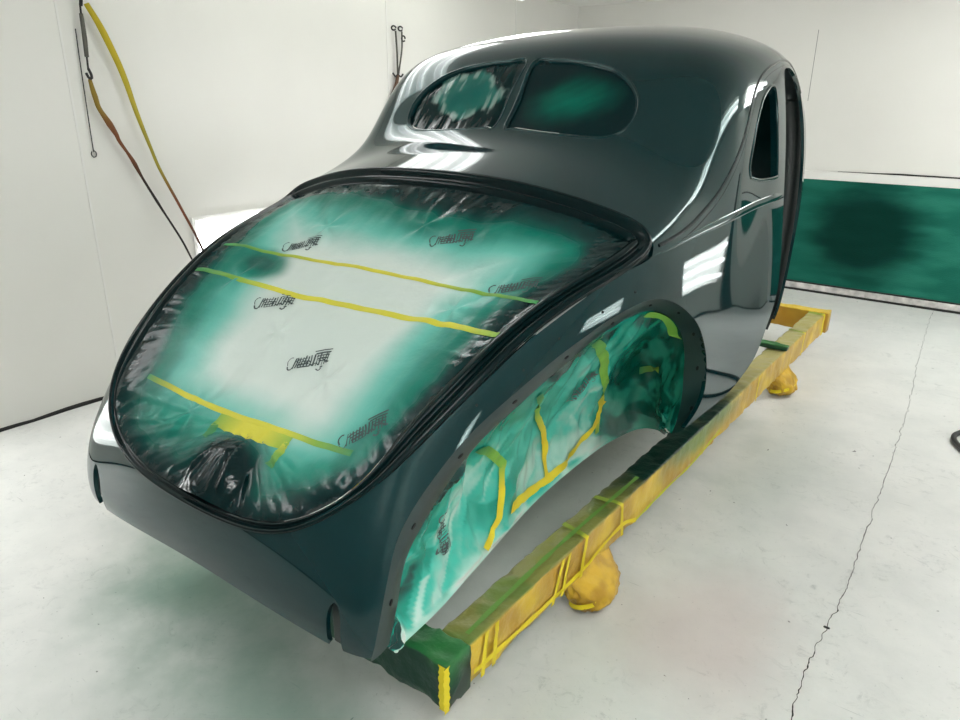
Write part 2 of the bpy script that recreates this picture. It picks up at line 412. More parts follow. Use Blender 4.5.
ARCH = np.array([(.017,.490),(.020,.515),(.030,.578),(.050,.65),(.076,.714),(.108,.771),(.150,.818),(.208,.867),(.288,.925),(.364,.971),(.489,1.030),(.637,1.092),(.811,1.145),(.930,1.163),(.996,1.164),(1.079,1.149),(1.184,1.108),(1.273,1.056),(1.344,.998),(1.400,.915),(1.424,.832),(1.420,.757),(1.374,.705),(1.273,.662)])
ARCHS = spline(ARCH, 140)
ARCHP = np.vstack([ARCHS, [(1.27,.3),(.012,.3)]])
DOOR = np.array([(1.25,.664),(1.404,.670),(1.577,.674),(1.708,.692),(1.856,.738),(1.931,.792),(1.99,.860),(2.05,.925),(2.09,1.00),(2.105,1.129),(2.112,1.327),(2.125,1.50),(2.15,1.70),(2.195,1.785),(2.27,1.818),(2.45,1.822),(2.65,1.79),(2.85,1.715),(2.95,1.55),(3.0,1.33),(3.02,1.0),(3.0,.72),(3.02,.60)])
DOORP = np.vstack([spline(DOOR, 200), [(3.3,.60),(3.3,.2),(1.25,.2)]])
def body_fields(P):
    """positive where metal stays"""
    rear = P[:, 1] < 1.2
    t2 = trunk2d(P)
    f_tr = np.where(rear & (P[:, 2] < 1.62), -poly_sd(t2, inset(RIM2, 0.0015)), 1.0)
    xz = np.stack([np.abs(P[:, 0]), P[:, 2]], 1)
    f_w = np.where(P[:, 1] < 1.75, -poly_sd(xz, PANE), 1.0)
    yz = P[:, 1:]
    side = np.abs(P[:, 0]) > 0.55
    f_q = np.where(side, -poly_sd(yz, QWIN), 1.0)
    f_a = np.where(side, -poly_sd(yz, ARCHP), 1.0)
    f_d = np.where(side, -poly_sd(yz, DOORP), 1.0)
    # lower lip of the tail panel and the two bracket slots in it
    ax = np.abs(P[:, 0])
    zb = 0.492+0.034*(1-np.clip(ax/0.62, 0, 1)**2)-.022*sstep(.1, -.55, P[:, 0])
    f_b = np.where((P[:, 1] < 0.3), P[:, 2]-zb, 1.0)
    slot = np.maximum(np.abs(ax-np.where(P[:, 0] > 0, 0.541, 0.524)-0.03*(P[:, 2]-0.57))-np.where(P[:, 0] > 0, .0195, .027)*np.sqrt(np.clip(1-(np.clip(P[:, 2]-0.565, 0, 1)/0.062)**2, 0, 1))-0.0005, P[:, 2]-0.627)
    f_s = np.where((P[:, 1] < 0.1), slot, 1.0)
    return [f_tr, f_w, f_q, f_a, f_d, f_b, f_s]
def cut_surface(P, N, T):
    D = np.hstack([P, N])
    for k in range(7):
        f = body_fields(D[:, :3])[k]
        if (f <= 0).any(): D, T = clip(D, T, f)
    n = D[:, 3:6]; n /= np.linalg.norm(n, axis=1)[:, None]
    return D[:, :3], n, T
BP, BN, BT = cut_surface(PG, NG, TG)
car = tag(empty('car_body', (0, 1.2, 0.5)), 'glossy dark green vintage coupe body shell resting on the yellow wrapped dolly', 'car body')
shell = mesh_obj('body_shell', BP, BT, M_paint, car, normals=BN)
# folded edge and inside skin
bl = boundary_loops(BT)
ids = sorted({i for e in bl for i in e}); mp_ = {a: k for k, a in enumerate(ids)}
V0 = BP[ids]; V1 = BP[ids]-BN[ids]*0.014
Fh = []
for a, b in bl: Fh.append((mp_[b], mp_[a], mp_[a]+len(ids), mp_[b]+len(ids)))
mesh_obj('folded_edge', np.vstack([V0, V1]), Fh, M_paint, shell)
mesh_obj('inner_skin', BP-BN*0.014, BT[:, ::-1], M_inner, car, normals=-BN)
# nearest-surface lookup on the full body surface
BV = BVHTree.FromPolygons([tuple(p) for p in PG], [tuple(int(i) for i in t) for t in TG])
def on_body(p):
    h = BV.find_nearest(Vector(p)); n = h[1]
    return np.array(h[0]), np.array(n)
def body_at_yz(y, z, sx):
    h = BV.ray_cast(Vector((sx*2.0, y, z)), Vector((-sx, 0, 0)))
    return np.array(h[0]), np.array(h[1])
def sweep(name, path, nrm, prof, m, parent, closed=True, scale=None, col=None):
    """profile points (t outward in the surface, n along the normal) swept along a path"""
    N = len(path); V = []; F = []; K = len(prof)
    for i in range(N):
        a = path[(i+1) % N] if (closed or i < N-1) else path[i]
        b = path[i-1] if (closed or i > 0) else path[i]
        T = a-b; T /= np.linalg.norm(T)+1e-12
        n = nrm[i]-T*np.dot(T, nrm[i]); n /= np.linalg.norm(n)
        o = np.cross(T, n)
        s_ = 1 if scale is None else scale[i]
        for (t, h) in prof: V.append(path[i]+o*t*s_+n*(h*s_))
    for i in range(N if closed else N-1):
        j = (i+1) % N
        for k in range(K-1): F.append((i*K+k, i*K+k+1, j*K+k+1, j*K+k))
    return mesh_obj(name, V, F, m, parent, col=col)
# gutter around the trunk opening
rp = []; rn = []
for p in RIM3:
    q, n = on_body(p); rp.append(q); rn.append(n)
rp = np.array(rp); rn = np.array(rn)
for _ in range(6):
    rn = (np.roll(rn, 1, 0)+rn+np.roll(rn, -1, 0)); rn /= np.linalg.norm(rn, axis=1)[:, None]
    rp = 0.25*np.roll(rp, 1, 0)+0.5*rp+0.25*np.roll(rp, -1, 0)
PROF = [(.012,-.004),(.010,.004),(.005,.010),(-.003,.011),(-.009,.008),(-.013,.000),(-.016,-.016),(-.022,-.019),(-.027,-.012),(-.031,-.008),(-.036,-.012),(-.041,-.018),(-.045,-.030),(-.047,-.05)]
lowf = sstep(-.25, -.52, trunk2d(rp)[:, 1])     # the gutter narrows along the bottom
gut = sweep('trunk_gutter', rp, rn, PROF, M_gutter, car, scale=1-.50*lowf)
# reveals of the rear panes
for sx in (-1, 1):
    P_ = []; N_ = []
    for (x, z) in PANE[::1]:
        h = BV.ray_cast(Vector((sx*x, -1.0, z)), Vector((0, 1, 0)))
        P_.append(np.array(h[0])); N_.append(np.array(h[1]))
    P_ = np.array(P_); N_ = np.array(N_)
    for _ in range(8):
        N_ = np.roll(N_, 1, 0)+N_+np.roll(N_, -1, 0); N_ /= np.linalg.norm(N_, axis=1)[:, None]
    pr = [(.007,-.001),(.005,.0015),(.002,.002),(.0,.0005),(-.002,-.004),(-.004,-.004),(-.006,-.002),(-.008,-.005),(-.009,-.018)]
    pr = pr if sx > 0 else [(-a, b) for a, b in pr]
    sweep('window_reveal', P_, N_, [(-a, b) for a, b in pr], M_paint, car)
# quarter window reveals, drip rails, belt mouldings, fender flanges on both sides
RAIL = np.array([(1.06,1.301),(1.16,1.314),(1.26,1.333),(1.371,1.368),(1.477,1.415),(1.586,1.500),(1.669,1.580),(1.726,1.648),(1.796,1.720),(1.890,1.773),(2.013,1.808),(2.17,1.832),(2.335,1.846),(2.55,1.842),(2.75,1.80),(2.9,1.73)])
BELT = np.array([(1.02,1.284),(1.10,1.291),(1.25,1.307),(1.476,1.326),(1.747,1.345),(1.95,1.354),(2.085,1.358)])
FIN = np.array([(.626,.078,.497),(.625,.108,.576),(.622,.148,.689),(.622,.22,.762),(.632,.303,.836),(.652,.396,.908),(.682,.525,.972),(.708,.650,1.026),(.735,.834,1.084),(.752,1.056,1.104),(.757,1.24,1.055),(.765,1.36,.972),(.768,1.415,.885),(.77,1.425,.80),(.775,1.42,.715),(.785,1.37,.650),(.80,1.293,.628)])
FIN_S = spline(FIN, 140)
flange_in = {}
for sx in (-1, 1):
    P_ = []; N_ = []
    for (y, z) in QWIN:
        p, n = body_at_yz(y, z, sx); P_.append(p); N_.append(n)
    pr = [(.012,-.002),(.011,.003),(.006,.004),(0,.001),(-.003,-.010),(-.005,-.03)]
    sweep('quarter_window_reveal', np.array(P_), np.array(N_), [(sx*a, b) for a, b in pr], M_paint, car)
    P_ = []; N_ = []
    for (y, z) in spline(RAIL, 120):
        p, n = body_at_yz(y, z, sx); P_.append(p); N_.append(n)
    P_ = np.array(P_); N_ = np.array(N_)
    for _ in range(10):
        N_[1:-1] = N_[:-2]+N_[1:-1]+N_[2:]; N_ /= np.linalg.norm(N_, axis=1)[:, None]
        P_[1:-1] = .25*P_[:-2]+.5*P_[1:-1]+.25*P_[2:]
    taper = np.clip(np.linspace(0, 1, 120)*8, 0.25, 1)
    pr = [(.014,-.001),(.010,.003),(.005,.004),(.002,.001),(-.001,-.010),(-.007,-.011),(-.010,-.003),(-.013,.0005),(-.018,-.001)]
    sweep('drip_rail', P_, N_, [(-sx*a, b) for a, b in pr], M_gutter, car, closed=False)
    P_ = []; N_ = []
    for (y, z) in spline(BELT, 80):
        p, n = body_at_yz(y, z, sx); P_.append(p); N_.append(n)
    pr = [(.017,-.002),(.013,.002),(.006,.0038),(0,.0045),(-.006,.0038),(-.013,.002),(-.017,-.002)]
    sweep('belt_molding', np.array(P_), np.array(N_), pr, M_paint, car, closed=False, scale=np.clip(np.minimum(np.linspace(.05, 2.4, 80), np.linspace(9, .3, 80)), .05, 1))
    # flange that carries the fender
    outer = []
    for (y, z) in ARCHS:
        h = BV.ray_cast(Vector((sx*2.0, y, max(z, .502))), Vector((-sx, 0, 0)))
        p = np.array(h[0]) if h[0] is not None else np.array((sx*.637, y, z)); p[2] = z; outer.append(p)
    outer = np.array(outer)
    inn = FIN_S*np.array([sx, 1, 1])
    V = []; F = []; K = 5
    for i in range(140):
        for k in range(K):
            t = k/(K-1); p = outer[i]*(1-t)+inn[i]*t
            p = p+np.array([sx*0.004*math.sin(t*math.pi), 0, 0]); V.append(p)
    for i in range(139):
        for k in range(K-1):
            f = (i*K+k, i*K+k+1, (i+1)*K+k+1, (i+1)*K+k); F.append(f if sx < 0 else f[::-1])
    fl = mesh_obj('fender_flange', V, F, M_flange, car); flange_in[sx] = inn
    V = np.array(V).reshape(140, K, 3)
    for i in (9, 21, 34, 47, 60, 73, 86, 100, 111, 121, 131):
        c = V[i, 2]*0.75+V[i, 1]*0.25; a = V[i+1, 2]-V[i-1, 2]; a /= np.linalg.norm(a)
        b = V[i, 4]-V[i, 0]; b /= np.linalg.norm(b); n = np.cross(a, b); n /= np.linalg.norm(n)
        if np.dot(n, np.array([1.6*sx, -.9, 1.7])-c) < 0: n = -n
        R_ = 0.0055; vs = [c+n*0.0022+R_*(1.5*math.cos(q)*a+math.sin(q)*b) for q in np.linspace(0, 2*math.pi, 13)[:-1]]
        vs += [v-n*0.0045 for v in vs]
        mesh_obj('bolt_hole', vs, [tuple(range(12))]+[(k, (k+1) % 12, (k+1) % 12+12, k+12) for k in range(12)], M_hole, fl, smooth=False)
    # door jamb: the opening's front and top edge turned inwards
    jb = spline(DOOR[13:], 110); V = []
    for (y, z) in jb:
        p, n = body_at_yz(min(y, 3.04), z, sx); p = p-n*.001
        for (dx, dy) in ((0, 0), (-.012, .002), (-.025, .012), (-.06, .014), (-.062, .002), (-.11, .0), (-.115, .03)): V.append((p[0]+sx*dx, p[1]+dy, p[2]-(.02*abs(dx)/.1 if z > 1.7 else 0)))
    mesh_obj('door_jamb', V, [(i*7+k, i*7+k+1, (i+1)*7+k+1, (i+1)*7+k) for i in range(109) for k in range(6)], M_inner, car)
# small holes drilled along the right-hand band for trim clips
for (y, z) in ((.50,1.075),(.62,1.13),(.78,1.17),(.92,1.20),(.36,1.02)):
    p, n = body_at_yz(y, z, 1)
    a = np.cross(n, (0, 0, 1)); a /= np.linalg.norm(a); b = np.cross(n, a)
    vs = [p+n*0.0016+0.0035*(math.cos(q)*a+math.sin(q)*b) for q in np.linspace(0, 2*math.pi, 11)[:-1]]; vs += [v-n*.004 for v in vs]
    mesh_obj('clip_hole', vs, [tuple(range(10))]+[(k, (k+1) % 10, (k+1) % 10+10, k+10) for k in range(10)], M_hole, shell, smooth=False)
# brackets with added dark backing plates inside the tail slots, floor pan, windshield header side
for sx in (-1, 1):
    bm = bmesh.new()
    bm_box(bm, (sx*.541-(.05 if sx > 0 else .085), 0.030, .470), (sx*.541+(.045 if sx > 0 else .05), .037, .665), .002)  # plate enlarged so no light shows through the slot
    bm_box(bm, (sx*.541-.004, 0.012, .515), (sx*.541+.004, .040, .60), .002)
    bm_obj('bracket_backing', bm, M_inner, car)
VF = np.linspace(.5, 1, 70); EDG = surf(np.array([.985]), VF)[0]
for nm, zlo, zhi in (('cowl_bulkhead', .55, 1.33), ('windshield_mask', 1.33, 1.88)):
    E_ = EDG[(EDG[:, 2] >= zlo-.02) & (EDG[:, 2] <= zhi+.02)]; V = []; K = 15
    for p in E_:
        for k in range(K):
            t = k/(K-1)*2-1; V.append((t*(p[0]-.012), p[1]+.05*(1-t*t)*(1 if zlo < 1 else .6), p[2]))
    Fq = [(i*K+k, i*K+k+1, (i+1)*K+k+1, (i+1)*K+k) for i in range(len(E_)-1) for k in range(K-1)]
    if nm == 'cowl_bulkhead': mesh_obj(nm, V, Fq, M_inner, car)
    else: WSH = (V, Fq)
pan = []
for y, xw in ((1.80,.62),(1.9,.66),(2.05,.70),(2.4,.70),(2.8,.64),(3.1,.56)):
    pan.append([(-xw, y, .64), (-xw*.4, y, .645), (-.12, y, .66), (0, y, .72), (.12, y, .66), (xw*.4, y, .645), (xw, y, .64)])
pan = np.array(pan); V = pan.reshape(-1, 3); V = np.vstack([V, V-np.array([0, 0, .03])])
F = []
for o_, fl_ in ((0, 1), (42, -1)):
    for i in range(5):
        for k in range(6):
            f = (o_+i*7+k, o_+i*7+k+1, o_+(i+1)*7+k+1, o_+(i+1)*7+k); F.append(f[::fl_])
mesh_obj('floor_pan', V, F, M_inner, car)

# ------------------------------------------------------------------ masking film over the trunk opening
FR3 = rp+0  # rim on the body
fo = np.cross(np.roll(rp, -1, 0)-np.roll(rp, 1, 0), rn); fo /= np.linalg.norm(fo, axis=1)[:, None]
FR3 = rp-fo*(0.044*(1-.48*lowf))[:, None]-rn*(0.030*(1-.75*lowf))[:, None]
F2 = trunk2d(FR3)
FH = -0.6*(FR3[:, 1]-0.48)+0.8*(FR3[:, 2]-1.1)                 # height over the mean plane of the opening
gx = np.linspace(-.86, .86, 130); gs = np.linspace(-.74, .74, 112)
GX, GS = np.meshgrid(gx, gs, indexing='ij'); GP = np.stack([GX.ravel(), GS.ravel()], 1)
sd = poly_sd(GP, F2)
nearest = np.array([FH[np.argmin(((F2-p)**2).sum(1))] for p in GP])
H = nearest.reshape(GX.shape).copy(); fixed = (sd <= 0.004).reshape(GX.shape)
LATCH = np.array([0.06, -0.545])
for it in range(900):
    A = 0.25*(np.roll(H, 1, 0)+np.roll(H, -1, 0)+np.roll(H, 1, 1)+np.roll(H, -1, 1))
    H = np.where(fixed, H, A)
def bil(x, s):
    fx = np.clip((x-gx[0])/(gx[1]-gx[0]), 0, 128.999); fs = np.clip((s-gs[0])/(gs[1]-gs[0]), 0, 110.999)
    i = fx.astype(int); j = fs.astype(int); a = fx-i; b = fs-j
    return (1-a)*(1-b)*H[i, j]+a*(1-b)*H[i+1, j]+(1-a)*b*H[i, j+1]+a*b*H[i+1, j+1]
def film_height(x, s):
    x = np.asarray(x, float); s = np.asarray(s, float)
    h = bil(x, s)
    e = poly_sd(np.stack([x, s], 1), F2); ins = sstep(0.0, 0.10, e)
    h = h-0.024*sstep(0, .40, e)
    # long soft folds, star shaped tension creases and puckers along the taped edge
    P3 = np.stack([x*11, s*2.2, 0*x], 1)
    h = h+ins*0.0050*nz(P3, 1.0, 3, 3.1)
    h = h+ins*0.0035*nz(np.stack([x*5+s*3, s*7-x*2, 0*x], 1), 1.0, 3, 8.7)
    for (cx, cs, n0) in ((-.30,.36,.4),(.10,.42,1.2),(-.12,-.10,.1),(.18,-.20,.8),(-.45,.05,.3),(.42,.12,1.7),(-.2,-.42,.9)):
        dx = x-cx; ds = s-cs; r = np.hypot(dx, ds); th = np.arctan2(ds, dx)
        h = h+ins*0.0045*np.exp(-r/.16)*np.cos(5*th+n0*3)*sstep(0, .02, r)
    th = np.arctan2(s, x*0.8)
    pk = nz(np.stack([th*9, e*3, 0*x], 1), 1.0, 4, 5.5)
    h = h+0.010*pk*np.exp(-e/.07)*sstep(0.0, .015, e)
    # tight folds fanning out below the lowest tape
    dx = x-.05; ds = s+.39; r = np.hypot(dx, ds); ph = np.arctan2(dx, -ds)
    h = h+.0075*(1-2*np.abs(nz(np.stack([ph*5.5, r*.8, 0*x], 1), 1.0, 2, 12.3)))*sstep(-.40, -.44, s)*sstep(0, .05, e)*sstep(.01, .06, r)
    # the film bridges out over the latch at the bottom of the opening
    dx = x-LATCH[0]; ds = s-LATCH[1]
    bump = np.clip(1-np.abs(dx)/.10, 0, 1)*np.clip(1-np.abs(ds+.01)/.115, 0, 1)
    h = h+0.050*np.minimum(bump*1.7, 0.62)
    ridge = np.exp(-(np.abs(dx)-(.02+(.12-ds)*.35))**2/.0003)*sstep(.16, .04, np.abs(ds))
    h = h+0.008*ridge
    return h, e
def film_pos(x, s, off=0.0):
    h, e = film_height(x, s); h = h+off
    return np.stack([x, 0.48+0.8*s-0.6*h, 1.1+0.6*s+0.8*h], 1), e
TEAL_D = srgb(4, 44, 44); TEAL_M = srgb(0, 112, 96); TEAL_L = srgb(100, 184, 170); FILM_W = srgb(204, 216, 210); BLK = srgb(2, 30, 32)
def film_color(x, s, e):
    n1 = nz(np.stack([x, s, 0*x], 1), 3.0, 4, 1.3); n2 = nz(np.stack([x*2.5, s*9, 0*x], 1), 1.0, 3, 4.3)
    w_ = 1.0+0.55*sstep(-.15, -.6, s)*sstep(.25, -.5, x)+0.45*sstep(.25, .55, s)*sstep(-.3, .6, x)-0.25*sstep(.1, -.3, s)*sstep(.2, .6, x)-0.3*sstep(.0, .3, s)*sstep(-.3, -.6, x)
    d = e/w_+0.045*n1+0.018*n2
    c = mixc(BLK, TEAL_D, sstep(.0, .035, d)); c = mixc(c, TEAL_M, sstep(.035, .10, d)); c = mixc(c, TEAL_L, sstep(.09, .22, d))
    c = mixc(c, FILM_W, sstep(.18, .36, d))
    low = sstep(-.385, -.47, s+.02*n2)*sstep(.0, .03, d); c = mixc(c, mixc(TEAL_D, srgb(24, 146, 126), sstep(.02, .15, d)), .80*low)
    cor = sstep(-.12, -.42, x+.05*n1)*sstep(-.30, -.50, s); c = mixc(c, TEAL_D, .40*cor)
    r = np.hypot((x+.43)/.15, (s-.135)/.075)+.35*n1
    c = mixc(c, TEAL_M, 0.95*sstep(1.15, .45, r)); c = mixc(c, TEAL_D, 0.55*sstep(.5, .1, r))
    lt = sstep(1.25, .55, np.hypot((x-LATCH[0]-.01)/.16, (s-LATCH[1]+.0)/.13)+.2*n1); c = mixc(c, BLK, lt)
    return c
fx = np.linspace(-.80, .80, 240); fs = np.linspace(-.70, .68, 210)
XX, SS = np.meshgrid(fx, fs, indexing='ij'); XX = XX.ravel(); SS = SS.ravel()
keep = poly_sd(np.stack([XX, SS], 1), F2)
FP, FE = film_pos(XX, SS); FC = film_color(XX, SS, FE)
D_, T_ = clip(np.hstack([FP, FC, FE[:, None]]), grid_tris(240, 210), keep)
film = tag(empty('masking_film', (0, .48, 1.1)), 'pale masking film with teal overspray taped across the big trunk opening', 'masking film')
lumv = D_[:, 3:6].sum(1)
sheet = mesh_obj('film_sheet', D_[:, :3], T_, M_film, film, col=D_[:, 3:6], wet=sstep(.22, .05, lumv))
YEL = srgb(206, 200, 52); YGR = srgb(120, 165, 50); GRN = srgb(50, 130, 70)
def film_tape(name, pts, wd, cols):
    P_ = spline(np.array(pts, float), 70); T_ = np.gradient(P_, axis=0); T_ /= np.linalg.norm(T_, axis=1)[:, None]
    o = np.stack([-T_[:, 1], T_[:, 0]], 1); V = []; C_ = []
    t = np.linspace(0, 1, 70)
    cc = np.stack([np.interp(t, np.linspace(0, 1, len(cols)), [c[k] for c in cols]) for k in range(3)], 1)
    for k in range(5):
        q = P_+o*wd*(k/4-.5)*(1+.06*np.sin(t*40+k))[:, None]; p, _ = film_pos(q[:, 0], q[:, 1], 0.0022 if k in (1, 2, 3) else 0.0012); V.append(p); C_.append(cc)
    V = np.array(V).transpose(1, 0, 2).reshape(-1, 3); C_ = np.array(C_).transpose(1, 0, 2).reshape(-1, 3)
    return mesh_obj(name, V, [(i*5+k, i*5+k+1, (i+1)*5+k+1, (i+1)*5+k) for i in range(69) for k in range(4)], M_tape, film, col=C_)
TAPES = True
film_tape('yellow_tape', [(-.62,.02),(-.541,.037),(-.16,.048),(.257,.060),(.563,.049),(.63,.045)], .020, [GRN, YGR, YEL, YEL, YEL, YEL, YEL, YGR])
film_tape('yellow_tape', [(-.64,.165),(-.548,.182),(-.161,.205),(.269,.202),(.66,.183)], .014, [GRN, YGR, YEL, YEL, YEL, YGR, GRN])
film_tape('yellow_tape', [(-.43,-.385),(-.37,-.385),(-.10,-.387),(.15,-.376),(.45,-.373)], .017, [GRN, YEL, YEL, YEL, YEL, YGR, GRN])
film_tape('yellow_tape', [(-.085,-.415),(.05,-.410),(.215,-.400)], .046, [YGR, YEL, YEL, YGR])
film_tape('yellow_tape', [(-.075,-.41),(-.07,-.44),(-.075,-.475)], .026, [YGR, GRN, GRN])
film_tape('yellow_tape', [(.20,-.40),(.21,-.44),(.205,-.475)], .030, [YEL, YGR, GRN])

# faded ink marks printed on the film: a slanted block of broken strokes with a hooked left end
STROKES = [[(-.50,.02),(-.52,.13),(-.46,.20),(-.40,.19)], [(-.50,.0),(-.47,-.08),(-.40,-.10),(-.36,-.04)]]
r_ = random.Random(11)
for k in range(13):
    x0 = -.36+k*.062
    STROKES.append([(x0, -.10+.02*r_.random()), (x0+.02, .04+.03*r_.random()), (x0+.012+.03*r_.random(), .14+.05*r_.random())])
for k in range(9):
    x0 = -.33+k*.085; y0 = r_.uniform(-.06, .1); STROKES.append([(x0, y0), (x0+.05, y0+r_.uniform(-.05, .05)), (x0+.09, y0+r_.uniform(-.04, .04))])
for k in range(4): STROKES.append([(-.30+.02*k, .10-.065*k), (-.05+.02*k, .11-.065*k)])
for k in range(5): STROKES.append([(.08+.03*k, .24-.06*k), (.28, .25-.06*k), (.47-.02*k, .23-.065*k)])
STROKES += [[(.16, -.16), (.22, -.20), (.27, -.15)], [(.24, -.13), (.30, -.12)]]
def ink(parent, fn, c, ang, size, lw, name='printed_mark', flip=1):
    """fn maps (a, b) on the sheet to a 3-D point just above it"""
    V = []; F = []; ca, sa = math.cos(ang), math.sin(ang)
    for st_ in STROKES:
        P_ = spline(np.array(st_, float), 7)*size; P_[:, 0] *= flip
        T_ = np.gradient(P_, axis=0); T_ /= np.linalg.norm(T_, axis=1)[:, None]+1e-9
        o = np.stack([-T_[:, 1], T_[:, 0]], 1); w_ = lw*(.6+.8*r_.random())
        base = len(V)
        for i in range(7):
            for sg in (-1, 1):
                q = P_[i]+o[i]*w_*sg
                V.append((c[0]+ca*q[0]-sa*q[1], c[1]+sa*q[0]+ca*q[1]))
        for i in range(6): F.append((base+2*i, base+2*i+1, base+2*i+3, base+2*i+2))
    V = fn(np.array(V))
    return mesh_obj(name, V, F, M_ink, parent, smooth=False)
ff = lambda q: film_pos(q[:, 0], q[:, 1], 0.0016)[0]
for (c, a) in (((-.339,.252),.40),((-.22,-.004),.42),((.236,.379),.42),((.08,-.163),.45),((.554,.231),.42),((.444,-.313),.75)):
    ink(film, ff, c, a, .15, .0019)

# ------------------------------------------------------------------ painted-over film in the two rear panes
def pane_film(sx, label):
    n, m_ = 120, 84
    xs = np.linspace(.0, .52, n); zs = np.linspace(1.56, 1.85, m_)
    X_, Z_ = np.meshgrid(xs, zs, indexing='ij'); X_ = X_.ravel(); Z_ = Z_.ravel()
    e = poly_sd(np.stack([X_, Z_], 1), PANE)
    P_ = []
    for x, z in zip(X_, Z_):
        h = BV.ray_cast(Vector((sx*x, -1.0, z)), Vector((0, 1, 0)))
        q = h[0] if h[0] is not None else Vector((sx*x, 1.6, z)); P_.append((q[0], q[1]+.013, q[2]-.004))
    P_ = np.array(P_)
    if sx < 0:
        wr = nz(np.stack([X_*26, Z_*9, 0*X_], 1), 1.0, 3, 2.2)*np.exp(-np.clip(e, 0, 1)/.05)
        P_[:, 1] += .007*wr+.004*nz(np.stack([X_*9, Z_*9, 0*X_], 1), 1.0, 2, 6.0)
        r = np.hypot((X_-.235)/.175, (Z_-1.715)/.085)+.30*nz(np.stack([X_, Z_, 0*X_], 1), 11, 4, 3)
        c = mixc(srgb(2, 34, 35), srgb(34, 104, 94), sstep(1.02, .80, r)); c = mixc(c, srgb(8, 98, 90), sstep(.75, .2, r))
        rim_ = sstep(.62, .86, r)*sstep(1.06, .92, r)*sstep(-.2, .25, nz(np.stack([X_*40, Z_*8, 0*X_], 1), 1.0, 3, 9))
        c = mixc(c, srgb(160, 184, 176), .60*rim_)
    else:
        P_[:, 1] += .003*nz(np.stack([X_*6, Z_*6, 0*X_], 1), 1.0, 2, 4.0)
        r = np.hypot((X_-.225)/.19, (Z_-1.70)/.085)+.25*nz(np.stack([X_, Z_, 0*X_], 1), 6, 3, 7)
        streak = nz(np.stack([(X_+Z_*1.2)*4, (Z_-X_*.5)*26, 0*X_], 1), 1.0, 3, 1)
        c = mixc(srgb(2, 34, 37), srgb(0, 112, 92), .95*sstep(1.15, .0, r)*(.85+.3*streak).clip(0, 1))
    D, T = clip(np.hstack([P_, c, e[:, None]]), grid_tris(n, m_), e-.006)
    if sx > 0: T = T[:, ::-1]
    t = tag(empty('window_masking_film', (sx*.25, 1.48, 1.6)), label, 'window film', 'films in the rear window panes')
    mesh_obj('film_sheet', D[:, :3], T, M_filmgloss, t, col=D[:, 3:6])
pane_film(-1, 'dark wet film in the left rear window pane with a pale crinkled patch')
t = tag(empty('window_masking_film', (0, 3.05, 1.35)), 'dark film closing the windshield opening at the front of the coupe body', 'window film')
mesh_obj('film_sheet', WSH[0], WSH[1], M_filmgloss, t, col=np.tile(srgb(5, 26, 26), (len(WSH[0]), 1)))
pane_film(1, 'dark film in the right rear window pane with a soft teal patch in the middle')  # painted-over film, teal towards the centre

